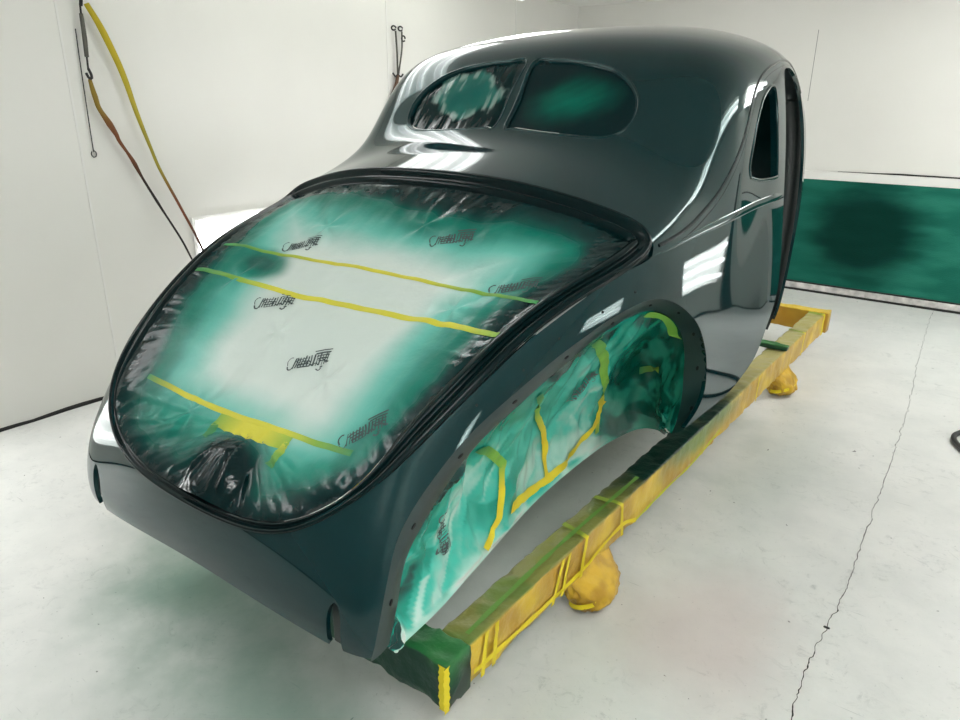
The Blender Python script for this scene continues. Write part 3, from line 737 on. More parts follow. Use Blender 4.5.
# ------------------------------------------------------------------ crumpled film over the wheel opening
WB = np.array([(.605,.115,.435),(.585,.30,.425),(.55,.48,.412),(.51,.70,.402),(.48,.93,.408),(.47,1.12,.412),(.47,1.32,.418),(.48,1.50,.42),(.52,1.66,.425),(.60,1.65,.45),(.66,1.58,.475),(.71,1.47,.53),(.76,1.35,.60),(.797,1.288,.630)])
WTOP = FIN_S
def wheel_film():
    ns, nt_ = 230, 110
    top = spline(WTOP, ns); bot = spline(WB, ns)
    a = np.linspace(0, 1, ns)[:, None, None]; t = np.linspace(0, 1, nt_)[None, :, None]
    # remap so that straight-down lines join top and bottom
    TOPS = spline(WTOP, 600); BOTS = spline(WB, 600)
    fa = np.linspace(0, 1, ns)
    top = TOPS[(fa*599).astype(int)]; fb = np.interp(fa, [0, .12, .5, .62, .80, 1], [0, .02, .43, .57, .78, 1])
    bot = BOTS[(fb*599).astype(int)]
    for arr in (top, bot):
        for _ in range(4): arr[1:-1] = (arr[:-2]+arr[1:-1]*2+arr[2:])/4
    P_ = top[:, None, :]*(1-t)+bot[:, None, :]*t
    sink = (np.sin(np.pi*np.clip(t, 0, 1))**.8)*sstep(0, .2, fa)[:, None, None]*(1-.35*sstep(.7, 1, fa)[:, None, None])
    P_[..., 0:1] -= .085*sink
    P_[..., 1:2] += .07*sink*sstep(.68, .8, fa)[:, None, None]
    N_ = np.cross(np.gradient(P_, axis=0), np.gradient(P_, axis=1)); N_ /= np.linalg.norm(N_, axis=2)[..., None]+1e-12
    if N_[..., 0].mean() < 0: N_ = -N_
    S_ = np.broadcast_to(np.linspace(0, 1.9, ns)[:, None], (ns, nt_)); Tt = np.broadcast_to(np.linspace(0, .55, nt_)[None], (ns, nt_))
    q = np.stack([S_, Tt, 0*S_], 2).reshape(-1, 3)
    # crumpled film: flat facets meeting in sharp folds
    wq = q+0.07*np.stack([nz(q, 4.0, 2, 1), nz(q, 4.0, 2, 5), 0*q[:, 0]], 1)
    def facets(P, cs, ct, seed, k):
        rr = np.random.RandomState(seed); Hh = rr.uniform(-1, 1, (160, 160))
        ang = .5; X_ = (P[:, 0]*math.cos(ang)+P[:, 1]*math.sin(ang))/cs+20; Y_ = (-P[:, 0]*math.sin(ang)+P[:, 1]*math.cos(ang))/ct+40
        i_ = np.floor(X_).astype(int); j_ = np.floor(Y_).astype(int); a_ = X_-i_; b_ = Y_-j_
        h00, h10, h01, h11 = Hh[i_, j_], Hh[i_+1, j_], Hh[i_, j_+1], Hh[i_+1, j_+1]
        return k*np.where(a_ > b_, h00+a_*(h10-h00)+b_*(h11-h10), h00+b_*(h01-h00)+a_*(h11-h01))
    edge = (sstep(0, .05, Tt)*sstep(.55, .53, Tt)).ravel()
    h = facets(wq, .13, .20, 3, .026)+facets(wq, .055, .085, 9, .012)+facets(q, .026, .040, 14, .0065)
    h = h*edge*(1-.35*sstep(.62, .75, np.repeat(fa, nt_)))
    P2 = P_.reshape(-1, 3)+N_.reshape(-1, 3)*h[:, None]
    G2 = P2.reshape(ns, nt_, 3); M2 = np.cross(np.gradient(G2, axis=0), np.gradient(G2, axis=1)).reshape(-1, 3); M2 /= np.linalg.norm(M2, axis=1)[:, None]+1e-12
    if M2[:, 0].mean() < 0: M2 = -M2
    tt = np.broadcast_to(np.linspace(0, 1, nt_)[None], (ns, nt_)).ravel(); ff_ = np.broadcast_to(fa[:, None], (ns, nt_)).ravel()
    n1 = nz(q, 3.2, 4, 2.0); n2 = nz(q, 9.0, 3, 6.0)
    h1 = (facets(wq, .13, .20, 3, .030)+facets(wq, .070, .10, 21, .016))*edge
    P1 = (P_.reshape(-1, 3)+N_.reshape(-1, 3)*h1[:, None]).reshape(ns, nt_, 3); M1 = np.cross(np.gradient(P1, axis=0), np.gradient(P1, axis=1)).reshape(-1, 3); M1 /= np.linalg.norm(M1, axis=1)[:, None]+1e-12
    if M1[:, 0].mean() < 0: M1 = -M1
    # paint mist reached the facets that face the gun
    gun = np.array([.55, -.30, .78]); hit = .22*(M2@gun)+.78*(M1@gun)-N_.reshape(-1, 3)@gun
    d = .085+tt*.27+.20*n1+.05*n2-.62*hit-.12*sstep(.38, .10, ff_)
    c = mixc(srgb(4, 60, 56), srgb(0, 142, 122), sstep(-.10, .03, d))
    c = mixc(c, srgb(58, 184, 164), sstep(.06, .22, d)); c = mixc(c, srgb(176, 220, 208), sstep(.20, .40, d))
    c = mixc(c, srgb(212, 224, 216), sstep(.36, .62, d))
    front = sstep(.64, .70, ff_+.03*n1)
    cf = mixc(srgb(0, 70, 58), srgb(36, 136, 114), sstep(-.25, .3, n2-.9*hit)); c = mixc(c, cf, .92*front)
    tail = sstep(.22, .05, ff_)*sstep(.20, .05, tt+.1*n2); c = mixc(c, srgb(5, 26, 28), .85*tail)
    return P2.reshape(ns, nt_, 3), N_, c
WP, WN, WC = wheel_film()
ns, nt_ = WP.shape[:2]
wf = tag(empty('wheel_opening_film', (.6, .8, .45)), 'crumpled teal film taped inside the right rear wheel opening', 'masking film')
F = [(i*nt_+j, (i+1)*nt_+j, (i+1)*nt_+j+1, i*nt_+j+1) for i in range(ns-1) for j in range(nt_-1)]
wsheet = mesh_obj('film_sheet', WP.reshape(-1, 3), F, mat('wheel_film', attr='col', rough=0.26, spec=0.45, bump=0.08, bscale=80), wf, col=WC)
WBV = BVHTree.FromPolygons([tuple(p) for p in WP.reshape(-1, 3)], F)
def wtape(pts, wd, cols):
    """tape stuck along points near the crumpled sheet"""
    P_ = spline(np.array(pts, float), 40); V = []; C_ = []
    for i in range(40):
        h = WBV.find_nearest(Vector(P_[i])); p = np.array(h[0]); n = np.array(h[1]); n = n if n[0] > 0 else -n
        T_ = P_[min(i+1, 39)]-P_[max(i-1, 0)]; T_ /= np.linalg.norm(T_)+1e-9; o = np.cross(n, T_); o /= np.linalg.norm(o)+1e-9
        for k in (-1, 0, 1):
            hh = WBV.find_nearest(Vector(p+o*wd*k*.5)); nn = np.array(hh[1]); nn = nn if np.dot(nn, n) > 0 else -nn
            V.append(np.array(hh[0])+nn*.003+n*.002); C_.append([np.interp(i/39, np.linspace(0, 1, len(cols)), [c[q] for c in cols]) for q in range(3)])
    return mesh_obj('yellow_tape', V, [(i*3+k, i*3+k+1, i*3+k+4, i*3+k+3) for i in range(39) for k in range(2)], M_tape, wf, col=np.array(C_))

TY = srgb(226, 208, 34); TG = srgb(120, 178, 60); TD = srgb(40, 128, 70)
wtape([(.70,.90,1.04),(.665,1.0,.975),(.615,1.113,.906),(.55,1.24,.77),(.493,1.351,.653),(.475,1.37,.585)], .036, [TD, TG, TG, TY])
wtape([(.466,1.359,.511),(.478,1.36,.60),(.495,1.381,.643)], .034, [TG, TY, TY])
wtape([(.475,1.36,.57),(.47,1.28,.53),(.453,1.183,.461),(.459,1.006,.44),(.49,.82,.47),(.50,.749,.489)], .034, [TY, TY, TY, TY])
wtape([(.635,.69,.93),(.55,.85,.78),(.468,1.011,.614),(.46,1.057,.445)], .024, [TD, TG, TY, TY])
wtape([(.56,.52,.80),(.539,.579,.774),(.507,.706,.665)], .030, [TD, TG, TG])
wtape([(.507,.704,.673),(.512,.702,.58),(.518,.675,.49),(.53,.60,.43)], .026, [TG, TY, TY, TY])
wtape([(.752,1.11,1.085),(.753,1.20,1.06),(.753,1.273,1.03),(.75,1.33,.955),(.745,1.37,.90),(.745,1.385,.82),(.75,1.39,.73),(.76,1.36,.67)], .034, [TG, TG, TG, TG, TD, TD])
wtape([(.574,1.506,.736),(.62,1.52,.735),(.677,1.499,.731)], .045, [TD, srgb(110, 150, 40), TD])
def wink(c, du, dv, size):
    c = np.array(c); du = np.array(du, float); dv = np.array(dv, float)
    def fn(q):
        out = []
        for a, b in q:
            h = WBV.find_nearest(Vector(c+du*a+dv*b)); n = np.array(h[1]); n = n if n[0] > 0 else -n; out.append(np.array(h[0])+n*.003)
        return np.array(out)
    ink(wf, fn, (0, 0), 0, size, .0018)
wink((.555,1.109,.805), (-.2,.62,.75), (-.1,-.75,.62), .19)
wink((.519,.394,.585), (-.25,.15,-.95), (0,.97,.15), .17)
# ------------------------------------------------------------------ dolly wrapped in amber film
AMB = srgb(196, 160, 66); AMB2 = srgb(222, 190, 60); OLV = srgb(136, 136, 70); DGR = srgb(6, 48, 38); OCH = srgb(176, 132, 34)
dolly = tag(empty('body_dolly', (.6, 2.4, 0)), 'long yellow film wrapped rolling dolly standing under the coupe body', 'dolly')
def beam(name, lo, hi, axis, colf, wr=.004):
    """box-section beam with softly wrinkled wrapping"""
    ax = axis; o = [a for a in (0, 1, 2) if a != ax]
    L = hi[ax]-lo[ax]; n = max(int(L/.012), 8); per = []
    r = .010; a0, a1 = lo[o[0]], hi[o[0]]; b0, b1 = lo[o[1]], hi[o[1]]
    for (ca, cb, s0) in ((a1-r, b0+r, -90), (a1-r, b1-r, 0), (a0+r, b1-r, 90), (a0+r, b0+r, 180)):
        for k in range(4):
            q = math.radians(s0+30*k); per.append((ca+r*math.cos(q), cb+r*math.sin(q), math.cos(q), math.sin(q)))
        # straight run towards the next corner
        nx = {-90: (a1, None), 0: (None, b1), 90: (a0, None), 180: (None, b0)}
        if s0 == -90: rng2 = [(a1, lerp(b0+r, b1-r, t), 1, 0) for t in (.2, .4, .6, .8)]
        elif s0 == 0: rng2 = [(lerp(a1-r, a0+r, t), b1, 0, 1) for t in (.2, .4, .6, .8)]
        elif s0 == 90: rng2 = [(a0, lerp(b1-r, b0+r, t), -1, 0) for t in (.2, .4, .6, .8)]
        else: rng2 = [(lerp(a0+r, a1-r, t), b0, 0, -1) for t in (.2, .4, .6, .8)]
        per += rng2
    K = len(per); V = []; NN = []
    for i in range(n+1):
        t = lo[ax]+L*i/n
        for (a, b, na, nb) in per:
            p = [0, 0, 0]; p[ax] = t; p[o[0]] = a; p[o[1]] = b
            nn = [0, 0, 0]; nn[o[0]] = na; nn[o[1]] = nb; V.append(p); NN.append(nn)
    V = np.array(V, float); NN = np.array(NN, float)
    u = V[:, ax]; q = V[:, o[0]]+V[:, o[1]]
    h = wr*1.5*(1-2*np.abs(nz(np.stack([u*5+q*8, q*11-u*4, 0*u], 1), 1.0, 2, 3)))+wr*.9*(1-2*np.abs(nz(np.stack([u*13-q*9, q*20, 0*u], 1), 1.0, 2, 8)))-wr
    V = V+NN*(h-wr)[:, None]
    C_ = colf(V, NN)
    F = [(i*K+k, i*K+(k+1) % K, (i+1)*K+(k+1) % K, (i+1)*K+k) for i in range(n) for k in range(K)]
    F += [tuple(range(K))[::-1], tuple(n*K+k for k in range(K))]
    if axis == 1: F = [f[::-1] for f in F]
    return mesh_obj(name, V, F, M_wrap, dolly, col=C_)
def rail_col(V, N):
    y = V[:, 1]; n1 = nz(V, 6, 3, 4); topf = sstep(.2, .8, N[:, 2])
    c = mixc(AMB, AMB2, sstep(-.2, .5, n1)); c = mixc(c, OCH, .35*sstep(.0, .5, -n1))
    tcol = mixc(OLV, srgb(176, 168, 108), sstep(2.4, 3.0, y))
    g = sstep(1.15, 1.60, y+.3*n1)*sstep(2.75, 2.35, y+.3*n1)
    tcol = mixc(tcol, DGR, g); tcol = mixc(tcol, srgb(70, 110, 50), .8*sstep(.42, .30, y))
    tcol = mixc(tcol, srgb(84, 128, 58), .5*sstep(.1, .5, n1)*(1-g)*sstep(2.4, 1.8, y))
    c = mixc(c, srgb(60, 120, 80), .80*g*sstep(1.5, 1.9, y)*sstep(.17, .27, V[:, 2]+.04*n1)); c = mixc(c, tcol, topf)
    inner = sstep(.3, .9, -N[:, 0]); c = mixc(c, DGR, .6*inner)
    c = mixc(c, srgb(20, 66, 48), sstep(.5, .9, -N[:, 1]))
    return c
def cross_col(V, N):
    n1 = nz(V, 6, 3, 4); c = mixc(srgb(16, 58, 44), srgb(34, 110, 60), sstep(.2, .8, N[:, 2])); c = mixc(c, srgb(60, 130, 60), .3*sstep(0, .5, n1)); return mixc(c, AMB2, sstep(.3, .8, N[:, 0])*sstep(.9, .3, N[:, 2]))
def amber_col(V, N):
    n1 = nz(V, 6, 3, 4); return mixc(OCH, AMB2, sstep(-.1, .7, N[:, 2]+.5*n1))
beam('side_rail', (.535, .37, .15), (.645, 4.47, .30), 1, rail_col)
beam('side_rail', (-.645, .37, .15), (-.535, 4.47, .30), 1, lambda V, N: rail_col(V*np.array([-1, 1, 1]), N*np.array([-1, 1, 1])))
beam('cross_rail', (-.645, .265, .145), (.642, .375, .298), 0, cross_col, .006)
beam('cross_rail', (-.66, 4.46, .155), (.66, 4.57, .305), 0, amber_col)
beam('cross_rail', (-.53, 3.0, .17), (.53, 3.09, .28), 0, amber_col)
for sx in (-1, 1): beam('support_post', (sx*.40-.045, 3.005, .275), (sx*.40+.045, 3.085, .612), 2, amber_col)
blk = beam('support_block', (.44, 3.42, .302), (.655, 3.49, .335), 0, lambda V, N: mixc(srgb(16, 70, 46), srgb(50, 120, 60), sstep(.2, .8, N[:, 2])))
# tape bands on the near rail
def band(name, y0, skew, wd, sides=True, top=False, x=.645):
    V = []; F = []; C_ = []; n = 14; P_ = []
    if sides: P_ += [(x+.0035, .155+ (.300-.155)*k/9) for k in range(10)]
    if top: P_ += [(x-.004-(x-.535-.01)*k/7, .3025) for k in range(1, 8)]
    for k, (a, b) in enumerate(P_):
        d = skew*(k/9)+.004*noise.noise((y0*9, k*.7, 0)); w_ = wd*(1+.25*noise.noise((y0*5, k*.5, 3)))
        for sg in (-.5, .5): V.append((a+.0006*math.sin(k), y0+d+sg*w_, b)); C_.append(srgb(232, 212, 34) if k < 10 and sides else srgb(140, 160, 50))
    for k in range(len(P_)-1): F.append((2*k, 2*k+1, 2*k+3, 2*k+2))
    return mesh_obj(name, V, F, M_tape, dolly, col=np.array(C_))
for (y, s_, w_, tp) in ((.42,.02,.018,False),(.475,.015,.018,False),(.80,.06,.020,False),(.86,.04,.018,False),(.985,.03,.022,True),(1.30,-.02,.022,True),(2.92,.02,.02,False),(3.86,.03,.022,True),(4.40,.01,.05,True)):
    band('tape_band', y, s_, w_, True, tp)
def strip(name, pts, wd, col_, m=M_tape, off=(0, 0, 0), par=None, up_=(0, 0, 1)):
    P_ = spline(np.array(pts, float), 60); V = []; T_ = np.gradient(P_, axis=0); up_ = np.array(up_, float)
    for i in range(60):
        t = T_[i]/np.linalg.norm(T_[i]); w_ = wd*(.8+.5*noise.noise((i*.21, pts[0][1]*3, 1)))
        V += [P_[i]-up_*w_*.5, P_[i]+up_*w_*.5]
    return mesh_obj(name, V, [(2*i, 2*i+2, 2*i+3, 2*i+1) for i in range(59)], m, dolly if par is None else par, col=np.tile(col_, (120, 1)))
YB_ = srgb(238, 218, 30)
strip('edge_tape', [(.6485,.38,.20),(.6485,.7,.185),(.6485,1.0,.178),(.6485,1.12,.195),(.6485,1.3,.205),(.6485,1.42,.165)], .022, YB_)
strip('edge_tape', [(.6485,1.42,.165),(.6485,1.7,.17),(.6485,2.0,.165),(.6485,2.35,.20)], .016, srgb(200, 205, 50))
strip('edge_tape', [(.612,.395,.3035),(.602,.7,.3035),(.598,1.0,.3035),(.606,1.5,.3035)], .018, srgb(104, 150, 62), up_=(1, 0, 0))
strip('corner_tape', [(.6475,.262,.150),(.6475,.262,.225),(.6475,.262,.300)], .030, YB_, up_=(0, 1, 0))
strip('corner_tape', [(.632,.2605,.150),(.632,.2605,.225),(.632,.2605,.300)], .028, YB_, up_=(1, 0, 0))
# wrapped casters: fork plate, wheel and the loose bag of film round them
def caster(cx, cy, seed):
    bag = []; nth, nh = 72, 40
    for i in range(nh):
        t = i/(nh-1); z = lerp(.185, .004, t)
        rx = np.interp(t, [0, .25, .55, .8, .93, 1], [.040, .058, .072, .078, .060, .02]); ry = np.interp(t, [0, .25, .55, .8, .93, 1], [.165, .135, .115, .095, .075, .02])
        for k in range(nth):
            a = 2*math.pi*k/nth; wr = 1+.16*noise.noise((math.cos(a)*2.2+seed, math.sin(a)*2.2, t*4))+(.16*(1-2*abs(noise.noise((math.cos(a)*3.5+seed, t*3.5+math.sin(a)*3.5, 7)))))*sstep(.1, .7, t)+.05*noise.noise((math.cos(a)*9, math.sin(a)*9, t*14+seed))*t
            bag.append((cx-.045+.055*sstep(0, .6, t)+rx*math.cos(a)*wr, cy-.03*t+ry*math.sin(a)*wr, max(z+.006*noise.noise((a*3, t*3, seed)), .003)))
    F = [(i*nth+k, i*nth+(k+1) % nth, (i+1)*nth+(k+1) % nth, (i+1)*nth+k) for i in range(nh-1) for k in range(nth)]
    F.append(tuple((nh-1)*nth+k for k in range(nth)))
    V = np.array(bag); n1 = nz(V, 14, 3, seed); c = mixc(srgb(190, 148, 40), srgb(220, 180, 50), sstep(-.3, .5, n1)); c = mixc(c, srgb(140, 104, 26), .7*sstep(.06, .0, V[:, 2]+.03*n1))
    b = mesh_obj('caster_wrap', V, F, M_wrap, dolly, col=c)
    V2 = []
    for i in range(26):
        a = math.radians(-120+240*i/25); t = .62+.06*math.sin(a*2)
        z = lerp(.168, .004, t); rx = .070; ry = .112
        for d in (-.010, .010): V2.append((cx+.012+rx*1.07*math.cos(a), cy-.02+ry*1.07*math.sin(a), z+d+.018*math.sin(a)))
    mesh_obj('yellow_tape', V2, [(2*i, 2*i+1, 2*i+3, 2*i+2) for i in range(25)], M_tape, b, col=np.tile(YB_, (52, 1)))
for i, (cx, cy) in enumerate(((.640, 1.10), (.625, 3.55), (-.60, 1.20), (-.60, 3.55))): caster(cx, cy, 3.7*i+1)

# ------------------------------------------------------------------ filter bay on the back wall
flt = tag(empty('exhaust_filter', (1.0, YF, 0)), 'green oversprayed filter bank with a dark round patch along the foot of the back wall', 'filter')
n, m_ = 180, 56
xs = np.linspace(-1.0, 2.60, n); zs = np.linspace(.075, 1.035, m_)
X_, Z_ = np.meshgrid(xs, zs, indexing='ij'); X_ = X_.ravel(); Z_ = Z_.ravel()
n1 = nz(np.stack([X_*1.2, Z_*5, 0*X_], 1), 1.6, 4, 2); n2 = nz(np.stack([X_, Z_, 0*X_], 1), 20, 2, 5)
r = np.hypot((X_-.49)/.58, (Z_-.58)/.56)+.10*n1
c = mixc(srgb(30, 104, 88), srgb(44, 122, 104), sstep(-.4, .5, n1)); c = mixc(c, srgb(3, 44, 38), .93*sstep(1.12, .45, r))
c = mixc(c, srgb(22, 90, 76), .6*sstep(.7, .0, X_-.2)*sstep(.6, 1., r))
P_ = np.stack([X_, YF-.020-.004*n1-.002*n2, Z_], 1)
P_ = np.vstack([P_])
mesh_obj('filter_pad', P_, [(i*m_+j, (i+1)*m_+j, (i+1)*m_+j+1, i*m_+j+1) for i in range(n-1) for j in range(m_-1)], M_filter, flt, col=c)
bm = bmesh.new(); bm_box(bm, (-1.02, YF-.030, 1.03), (2.62, YF-.001, 1.105), .004); bm_obj('top_channel', bm, M_white, flt)
bm = bmesh.new(); bm_box(bm, (-1.02, YF-.045, .018), (2.62, YF-.001, .072), .004); bm_obj('bottom_channel', bm, M_rub, flt)
bm = bmesh.new(); bm_box(bm, (-1.02, YF-.055, .0), (2.62, YF-.001, .017)); bm_obj('foot_seal', bm, M_dirt, flt)
bm = bmesh.new(); bm_box(bm, (-1.02, YF-.034, .072), (2.62, YF-.002, .084)); bm_obj('seal_strip', bm, M_dirt, flt)
V = []; 
for i in range(80):
    x = lerp(.20, 2.62, i/79); hgt = .010*sstep(.2, .75, x)+.004*noise.noise((x*5, 1, 1))+.003
    V += [(x, YF-.006, 1.105), (x, YF-.006, 1.105+max(hgt, .001)), (x, YF-.0012, 1.105+max(hgt, .001))]
mesh_obj('dark_gap', V, [(3*i+k, 3*i+k+1, 3*i+4+k, 3*i+3+k) for i in range(79) for k in range(2)], M_dirt, flt)  # thin dark gap line along the top channel

# ------------------------------------------------------------------ booth lights
def fixture(name, c, ux, uy, nn, L, W, label, group=None, tubes=4, k=1.0, tr=.026):
    """recessed fluorescent fitting: centre c, length along ux, width along uy, facing nn"""
    c, ux, uy, nn = map(lambda q: np.array(q, float), (c, ux, uy, nn))
    t = tag(empty(name, tuple(c)), label, 'light', group or ('lights low in the booth walls' if name == 'booth_light' else 'lights along the booth ceiling'))
    M_glow = mat('lit_reflector', (0.98, 1.0, 0.97), 0.4, emit=GLOW*k); M_tube = mat('fluorescent_tube', (1.0, 0.985, 0.99), 0.4, emit=TUBE*k)
    def slab(nm, l0, l1, w0, w1, d0, d1, m, par=t, bev=.002):
        bm = bmesh.new(); vs = bm_box(bm, (0, 0, 0), (1, 1, 1))
        for v in vs:
            a, b, d = v.co; q = c+ux*lerp(l0, l1, a)+uy*lerp(w0, w1, b)+nn*lerp(d0, d1, d); v.co = Vector(q)
        bmesh.ops.recalc_face_normals(bm, faces=bm.faces)
        return bm_obj(nm, bm, m, par)
    slab('reflector', -L/2, L/2, -W/2, W/2, .001, .006, M_glow)
    f = .022
    for (a, b, d, e) in ((-L/2-f, L/2+f, W/2, W/2+f), (-L/2-f, L/2+f, -W/2-f, -W/2), (-L/2-f, -L/2, -W/2, W/2), (L/2, L/2+f, -W/2, W/2)):
        slab('frame_bar', a, b, d, e, .0005, .016, M_white)
    for k in range(tubes):
        w_ = W*((k+.5)/tubes-.5)
        tube('fluorescent_tube', [c+ux*(-L/2+.03)+uy*w_+nn*(.008+tr), c+uy*w_+nn*(.008+tr), c+ux*(L/2-.03)+uy*w_+nn*(.008+tr)], tr, M_tube, t, seg=10)
    return t
fixture('booth_light', (XL, 2.25, .69), (0,1,0), (0,0,1), (1,0,0), 1.15, .55, 'bright white light set low in the left wall beside the hanging straps')
fixture('booth_light', (XL, -.55, .62), (0,1,0), (0,0,1), (1,0,0), 1.0, .78, 'bright white light low in the left wall behind the tail of the body', k=.8)
fixture('booth_light', (XR, 5.18, .56), (0,1,0), (0,0,1), (-1,0,0), .72, .46, 'bright light low in the right wall near the back corner', tubes=3)
fixture('booth_light', (XR, 2.25, .78), (0,1,0), (0,0,1), (-1,0,0), .60, .22, 'bright light low in the right wall halfway along the booth', tubes=2)
fixture('booth_light', (XR, .88, .45), (0,1,0), (0,0,1), (-1,0,0), .18, .14, 'small bright light low in the right wall beside the camera', tubes=2)
a_ = math.radians(20); ca_, sa_ = math.cos(a_), math.sin(a_)
L_ = ((ca_,0,sa_), (sa_,0,-ca_)); R_ = ((-ca_,0,sa_), (-sa_,0,-ca_))
fixture('ceiling_light', (-1.46, 2.1, 2.50), (0,1,0), *L_, 1.45, .66, 'four tube tilted light over the left side of the coupe roof', k=.60)
fixture('ceiling_light', (2.12, 2.65, 2.52), (0,1,0), *R_, 1.25, .24, 'twin tube tilted light over the right side of the coupe body', tubes=2, k=1.3)
fixture('ceiling_light', (-1.70, -.75, 2.48), (0,1,0), *L_, 1.3, .5, 'unseen tilted fill light added over the left rear of the booth', k=.8)  # added out of view to even out the wall brightness
fixture('ceiling_light', (2.0, -.75, 2.48), (0,1,0), *R_, 1.3, .5, 'unseen tilted fill light added over the right rear of the booth', k=2.1)  # added out of view, mainly to brighten the right-hand floor
fixture('ceiling_light', (-1.62, 3.75, 2.52), (0,1,0), *L_, .9, .5, 'tilted light near the back left corner', k=1.2)
fixture('ceiling_light', (2.05, 4.9, 2.49), (0,1,0), *R_, 1.4, .5, 'tilted light near the back right corner', k=1.6)

# ------------------------------------------------------------------ things hanging on the left wall
WX = XL+.03
def wp(y, z, d=0.0): return (WX+d, y, z)
hk = tag(empty('strap_hanger', (XL, 1.2, 2.15)), 'grey spring hanger with brown cord hooked on the left wall', 'hanger')
tube('wall_hook', [(XL-.002, 1.165, 2.185), (XL+.03, 1.165, 2.18), (XL+.045, 1.17, 2.16), (XL+.032, 1.172, 2.13)], .009, M_black, hk, n=16)
tube('hook_shank', [wp(1.17,2.137),wp(1.167,2.09)], .005, M_black, hk)
tube('spring_body', [wp(1.167,2.093),wp(1.166,2.0),wp(1.16,1.885)], [.010,.012,.011], M_steel, hk, n=10)
tube('lower_shank', [wp(1.16,1.887),wp(1.157,1.825)], .005, M_black, hk)
tube('lower_hook', [wp(1.143,1.806),wp(1.147,1.785,.01),wp(1.161,1.78,.012),wp(1.165,1.80,.006),wp(1.157,1.83)], .007, M_black, hk, n=14)
CT = [(1.156,1.776),(1.162,1.731),(1.171,1.681),(1.181,1.631),(1.222,1.553),(1.253,1.491),(1.265,1.455),(1.322,1.353),(1.368,1.245),(1.442,1.079),(1.531,0.878),(1.589,0.734)]
ccol = []
P_ = spline(np.array([wp(a, b, .04*float(sstep(1.2, .9, b))) for a, b in CT]), 90)
cc = mixc(srgb(140, 118, 40), srgb(120, 72, 40), sstep(8, 22, np.arange(90))); cc = mixc(cc, srgb(34, 26, 22), sstep(30, 50, np.arange(90)))
tube('brown_cord', P_, [.009,.014,.012,.017,.010,.008,.012,.007,.007,.008,.006,.006,.006,.006,.005], M_cordcol, hk, col=np.repeat(cc, 10, 0))
YT = [(1.196,2.142),(1.251,2.036),(1.307,1.893),(1.343,1.777),(1.382,1.603),(1.433,1.421),(1.474,1.288),(1.548,1.068),(1.631,0.864),(1.698,0.673)]
P_ = spline(np.array([wp(a, b, .012+.045*float(sstep(1.3, 1.0, b))) for a, b in YT]), 80)
cc = mixc(srgb(186, 168, 34), srgb(160, 150, 50), sstep(10, 40, np.arange(80))); cc = mixc(cc, srgb(126, 72, 44), sstep(42, 56, np.arange(80))); cc = mixc(cc, srgb(60, 32, 28), sstep(58, 74, np.arange(80)))
V = []; C_ = []
for i in range(80):
    wd = np.interp(i/79, [0,.1,.25,.5,1], [.026,.034,.030,.016,.011])
    for (dx, dy) in ((-.002,-.5),(.002,-.5),(.002,.5),(-.002,.5)): V.append(P_[i]+np.array([dx*1.5, dy*wd, dy*wd*.35])); C_.append(cc[i])
F = [(4*i+k, 4*i+(k+1) % 4, 4*i+4+(k+1) % 4, 4*i+4+k) for i in range(79) for k in range(4)]+[(3,2,1,0),(316,317,318,319)]
tag(mesh_obj('yellow_strap', V, F, M_cordcol, None, col=np.array(C_)), 'long yellow webbing strap fading to brown hanging from the left wall hook', 'strap')
wr = [wp(1.135,2.02,-.02),wp(1.13,1.85,-.02),wp(1.125,1.62,-.02),wp(1.122,1.42,-.02)]
wr += [wp(1.122+.014*math.sin(a), 1.395+.018*math.cos(a), -.02) for a in np.linspace(0, 5.6, 12)]
tag(tube('hook_wire', wr, .0028, M_black, None, n=60, seg=6), 'thin dark wire with a looped end hanging on the left wall', 'wire')
h2 = tag(empty('cord_hanger', (XL, 3.56, 2.2)), 'twin hook hanger with brown rope high on the left wall behind the roof', 'hanger')
for dy in (-.03, .045):
    tube('hook_eye', [(XL+.015+.008*math.cos(a), 3.56+dy+.015*math.cos(a), 2.195+.015*math.sin(a)) for a in np.linspace(0, 5.9, 14)], .006, M_black, h2, seg=6)
tube('wire_leg', [wp(3.535,2.175),wp(3.545,2.0),wp(3.545,1.87)], .0075, M_steel, h2, n=10)
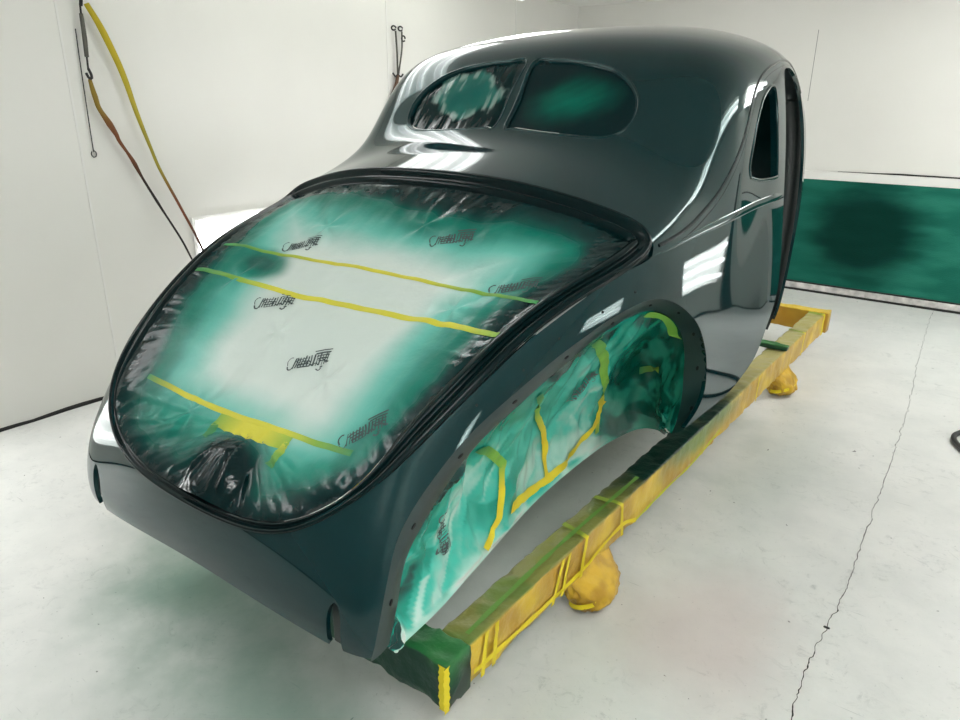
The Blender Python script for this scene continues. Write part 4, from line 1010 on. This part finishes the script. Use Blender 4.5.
tube('wire_leg', [wp(3.605,2.175),wp(3.60,2.05),wp(3.555,1.87)], .0065, M_steel, h2, n=10)
tube('hook_eye', [wp(3.62+.02*math.cos(a), 2.125+.02*math.sin(a)) for a in np.linspace(0, 5.5, 10)], .006, M_black, h2, seg=6)
tube('hook_cross', [wp(3.49,1.875),wp(3.52,1.85),wp(3.545,1.865),wp(3.58,1.85),wp(3.605,1.87)], .007, M_black, h2, n=16, seg=6)
tube('brown_rope', [wp(3.545,1.86),wp(3.52,1.78),wp(3.47,1.70),wp(3.43,1.62),wp(3.40,1.50)], [.013,.016,.018,.014,.010], M_brown, h2, n=24)

# ------------------------------------------------------------------ floor crack, hose
CK = [(1.40,.60),(1.385,.8),(1.369,.959),(1.362,1.097),(1.352,1.277),(1.363,1.444),(1.369,1.703),(1.353,2.284),(1.33,3.098),(1.294,3.904),(1.241,4.635),(1.179,5.768),(1.16,6.29)]
P_ = spline(np.array([(a, b, .0012) for a, b in CK]), 520); V = []; F = []
for i in range(520):
    y = P_[i][1]; j = .010*noise.noise((y*9, 0, 1))+.009*noise.noise((y*26, 2, 1))+.004*noise.noise((y*80, 2, 1)); w_ = np.interp(y, [0.6, 2, 4, 6.3], [.0026, .0018, .0018, .0012])*(.4+1.4*abs(noise.noise((y*40, 5, 5))))
    V += [(P_[i][0]+j-w_, y, .0012), (P_[i][0]+j+w_, y, .0012)]
for i in range(519): F.append((2*i, 2*i+1, 2*i+3, 2*i+2))
b0 = len(V); V += [(1.362+.011*math.cos(a), 1.444+.009*math.sin(a)*(1+.3*math.cos(2*a)), .0013) for a in np.linspace(0, 2*math.pi, 11)[:-1]]; F.append(tuple(range(b0, b0+10)))
tag(mesh_obj('floor_crack', V, F, M_dirt, None, smooth=False), kind='structure')
hose = [(2.72,3.95,.016),(2.2,3.82,.016),(1.75,3.66,.016),(1.575,3.50,.016),(1.585,3.33,.016),(1.74,3.18,.016),(2.2,3.05,.016),(2.72,2.95,.016)]
tag(tube('air_hose', hose, .014, M_black, None, n=120, seg=10), 'black hose looped on the floor at the right edge of the view', 'hose')
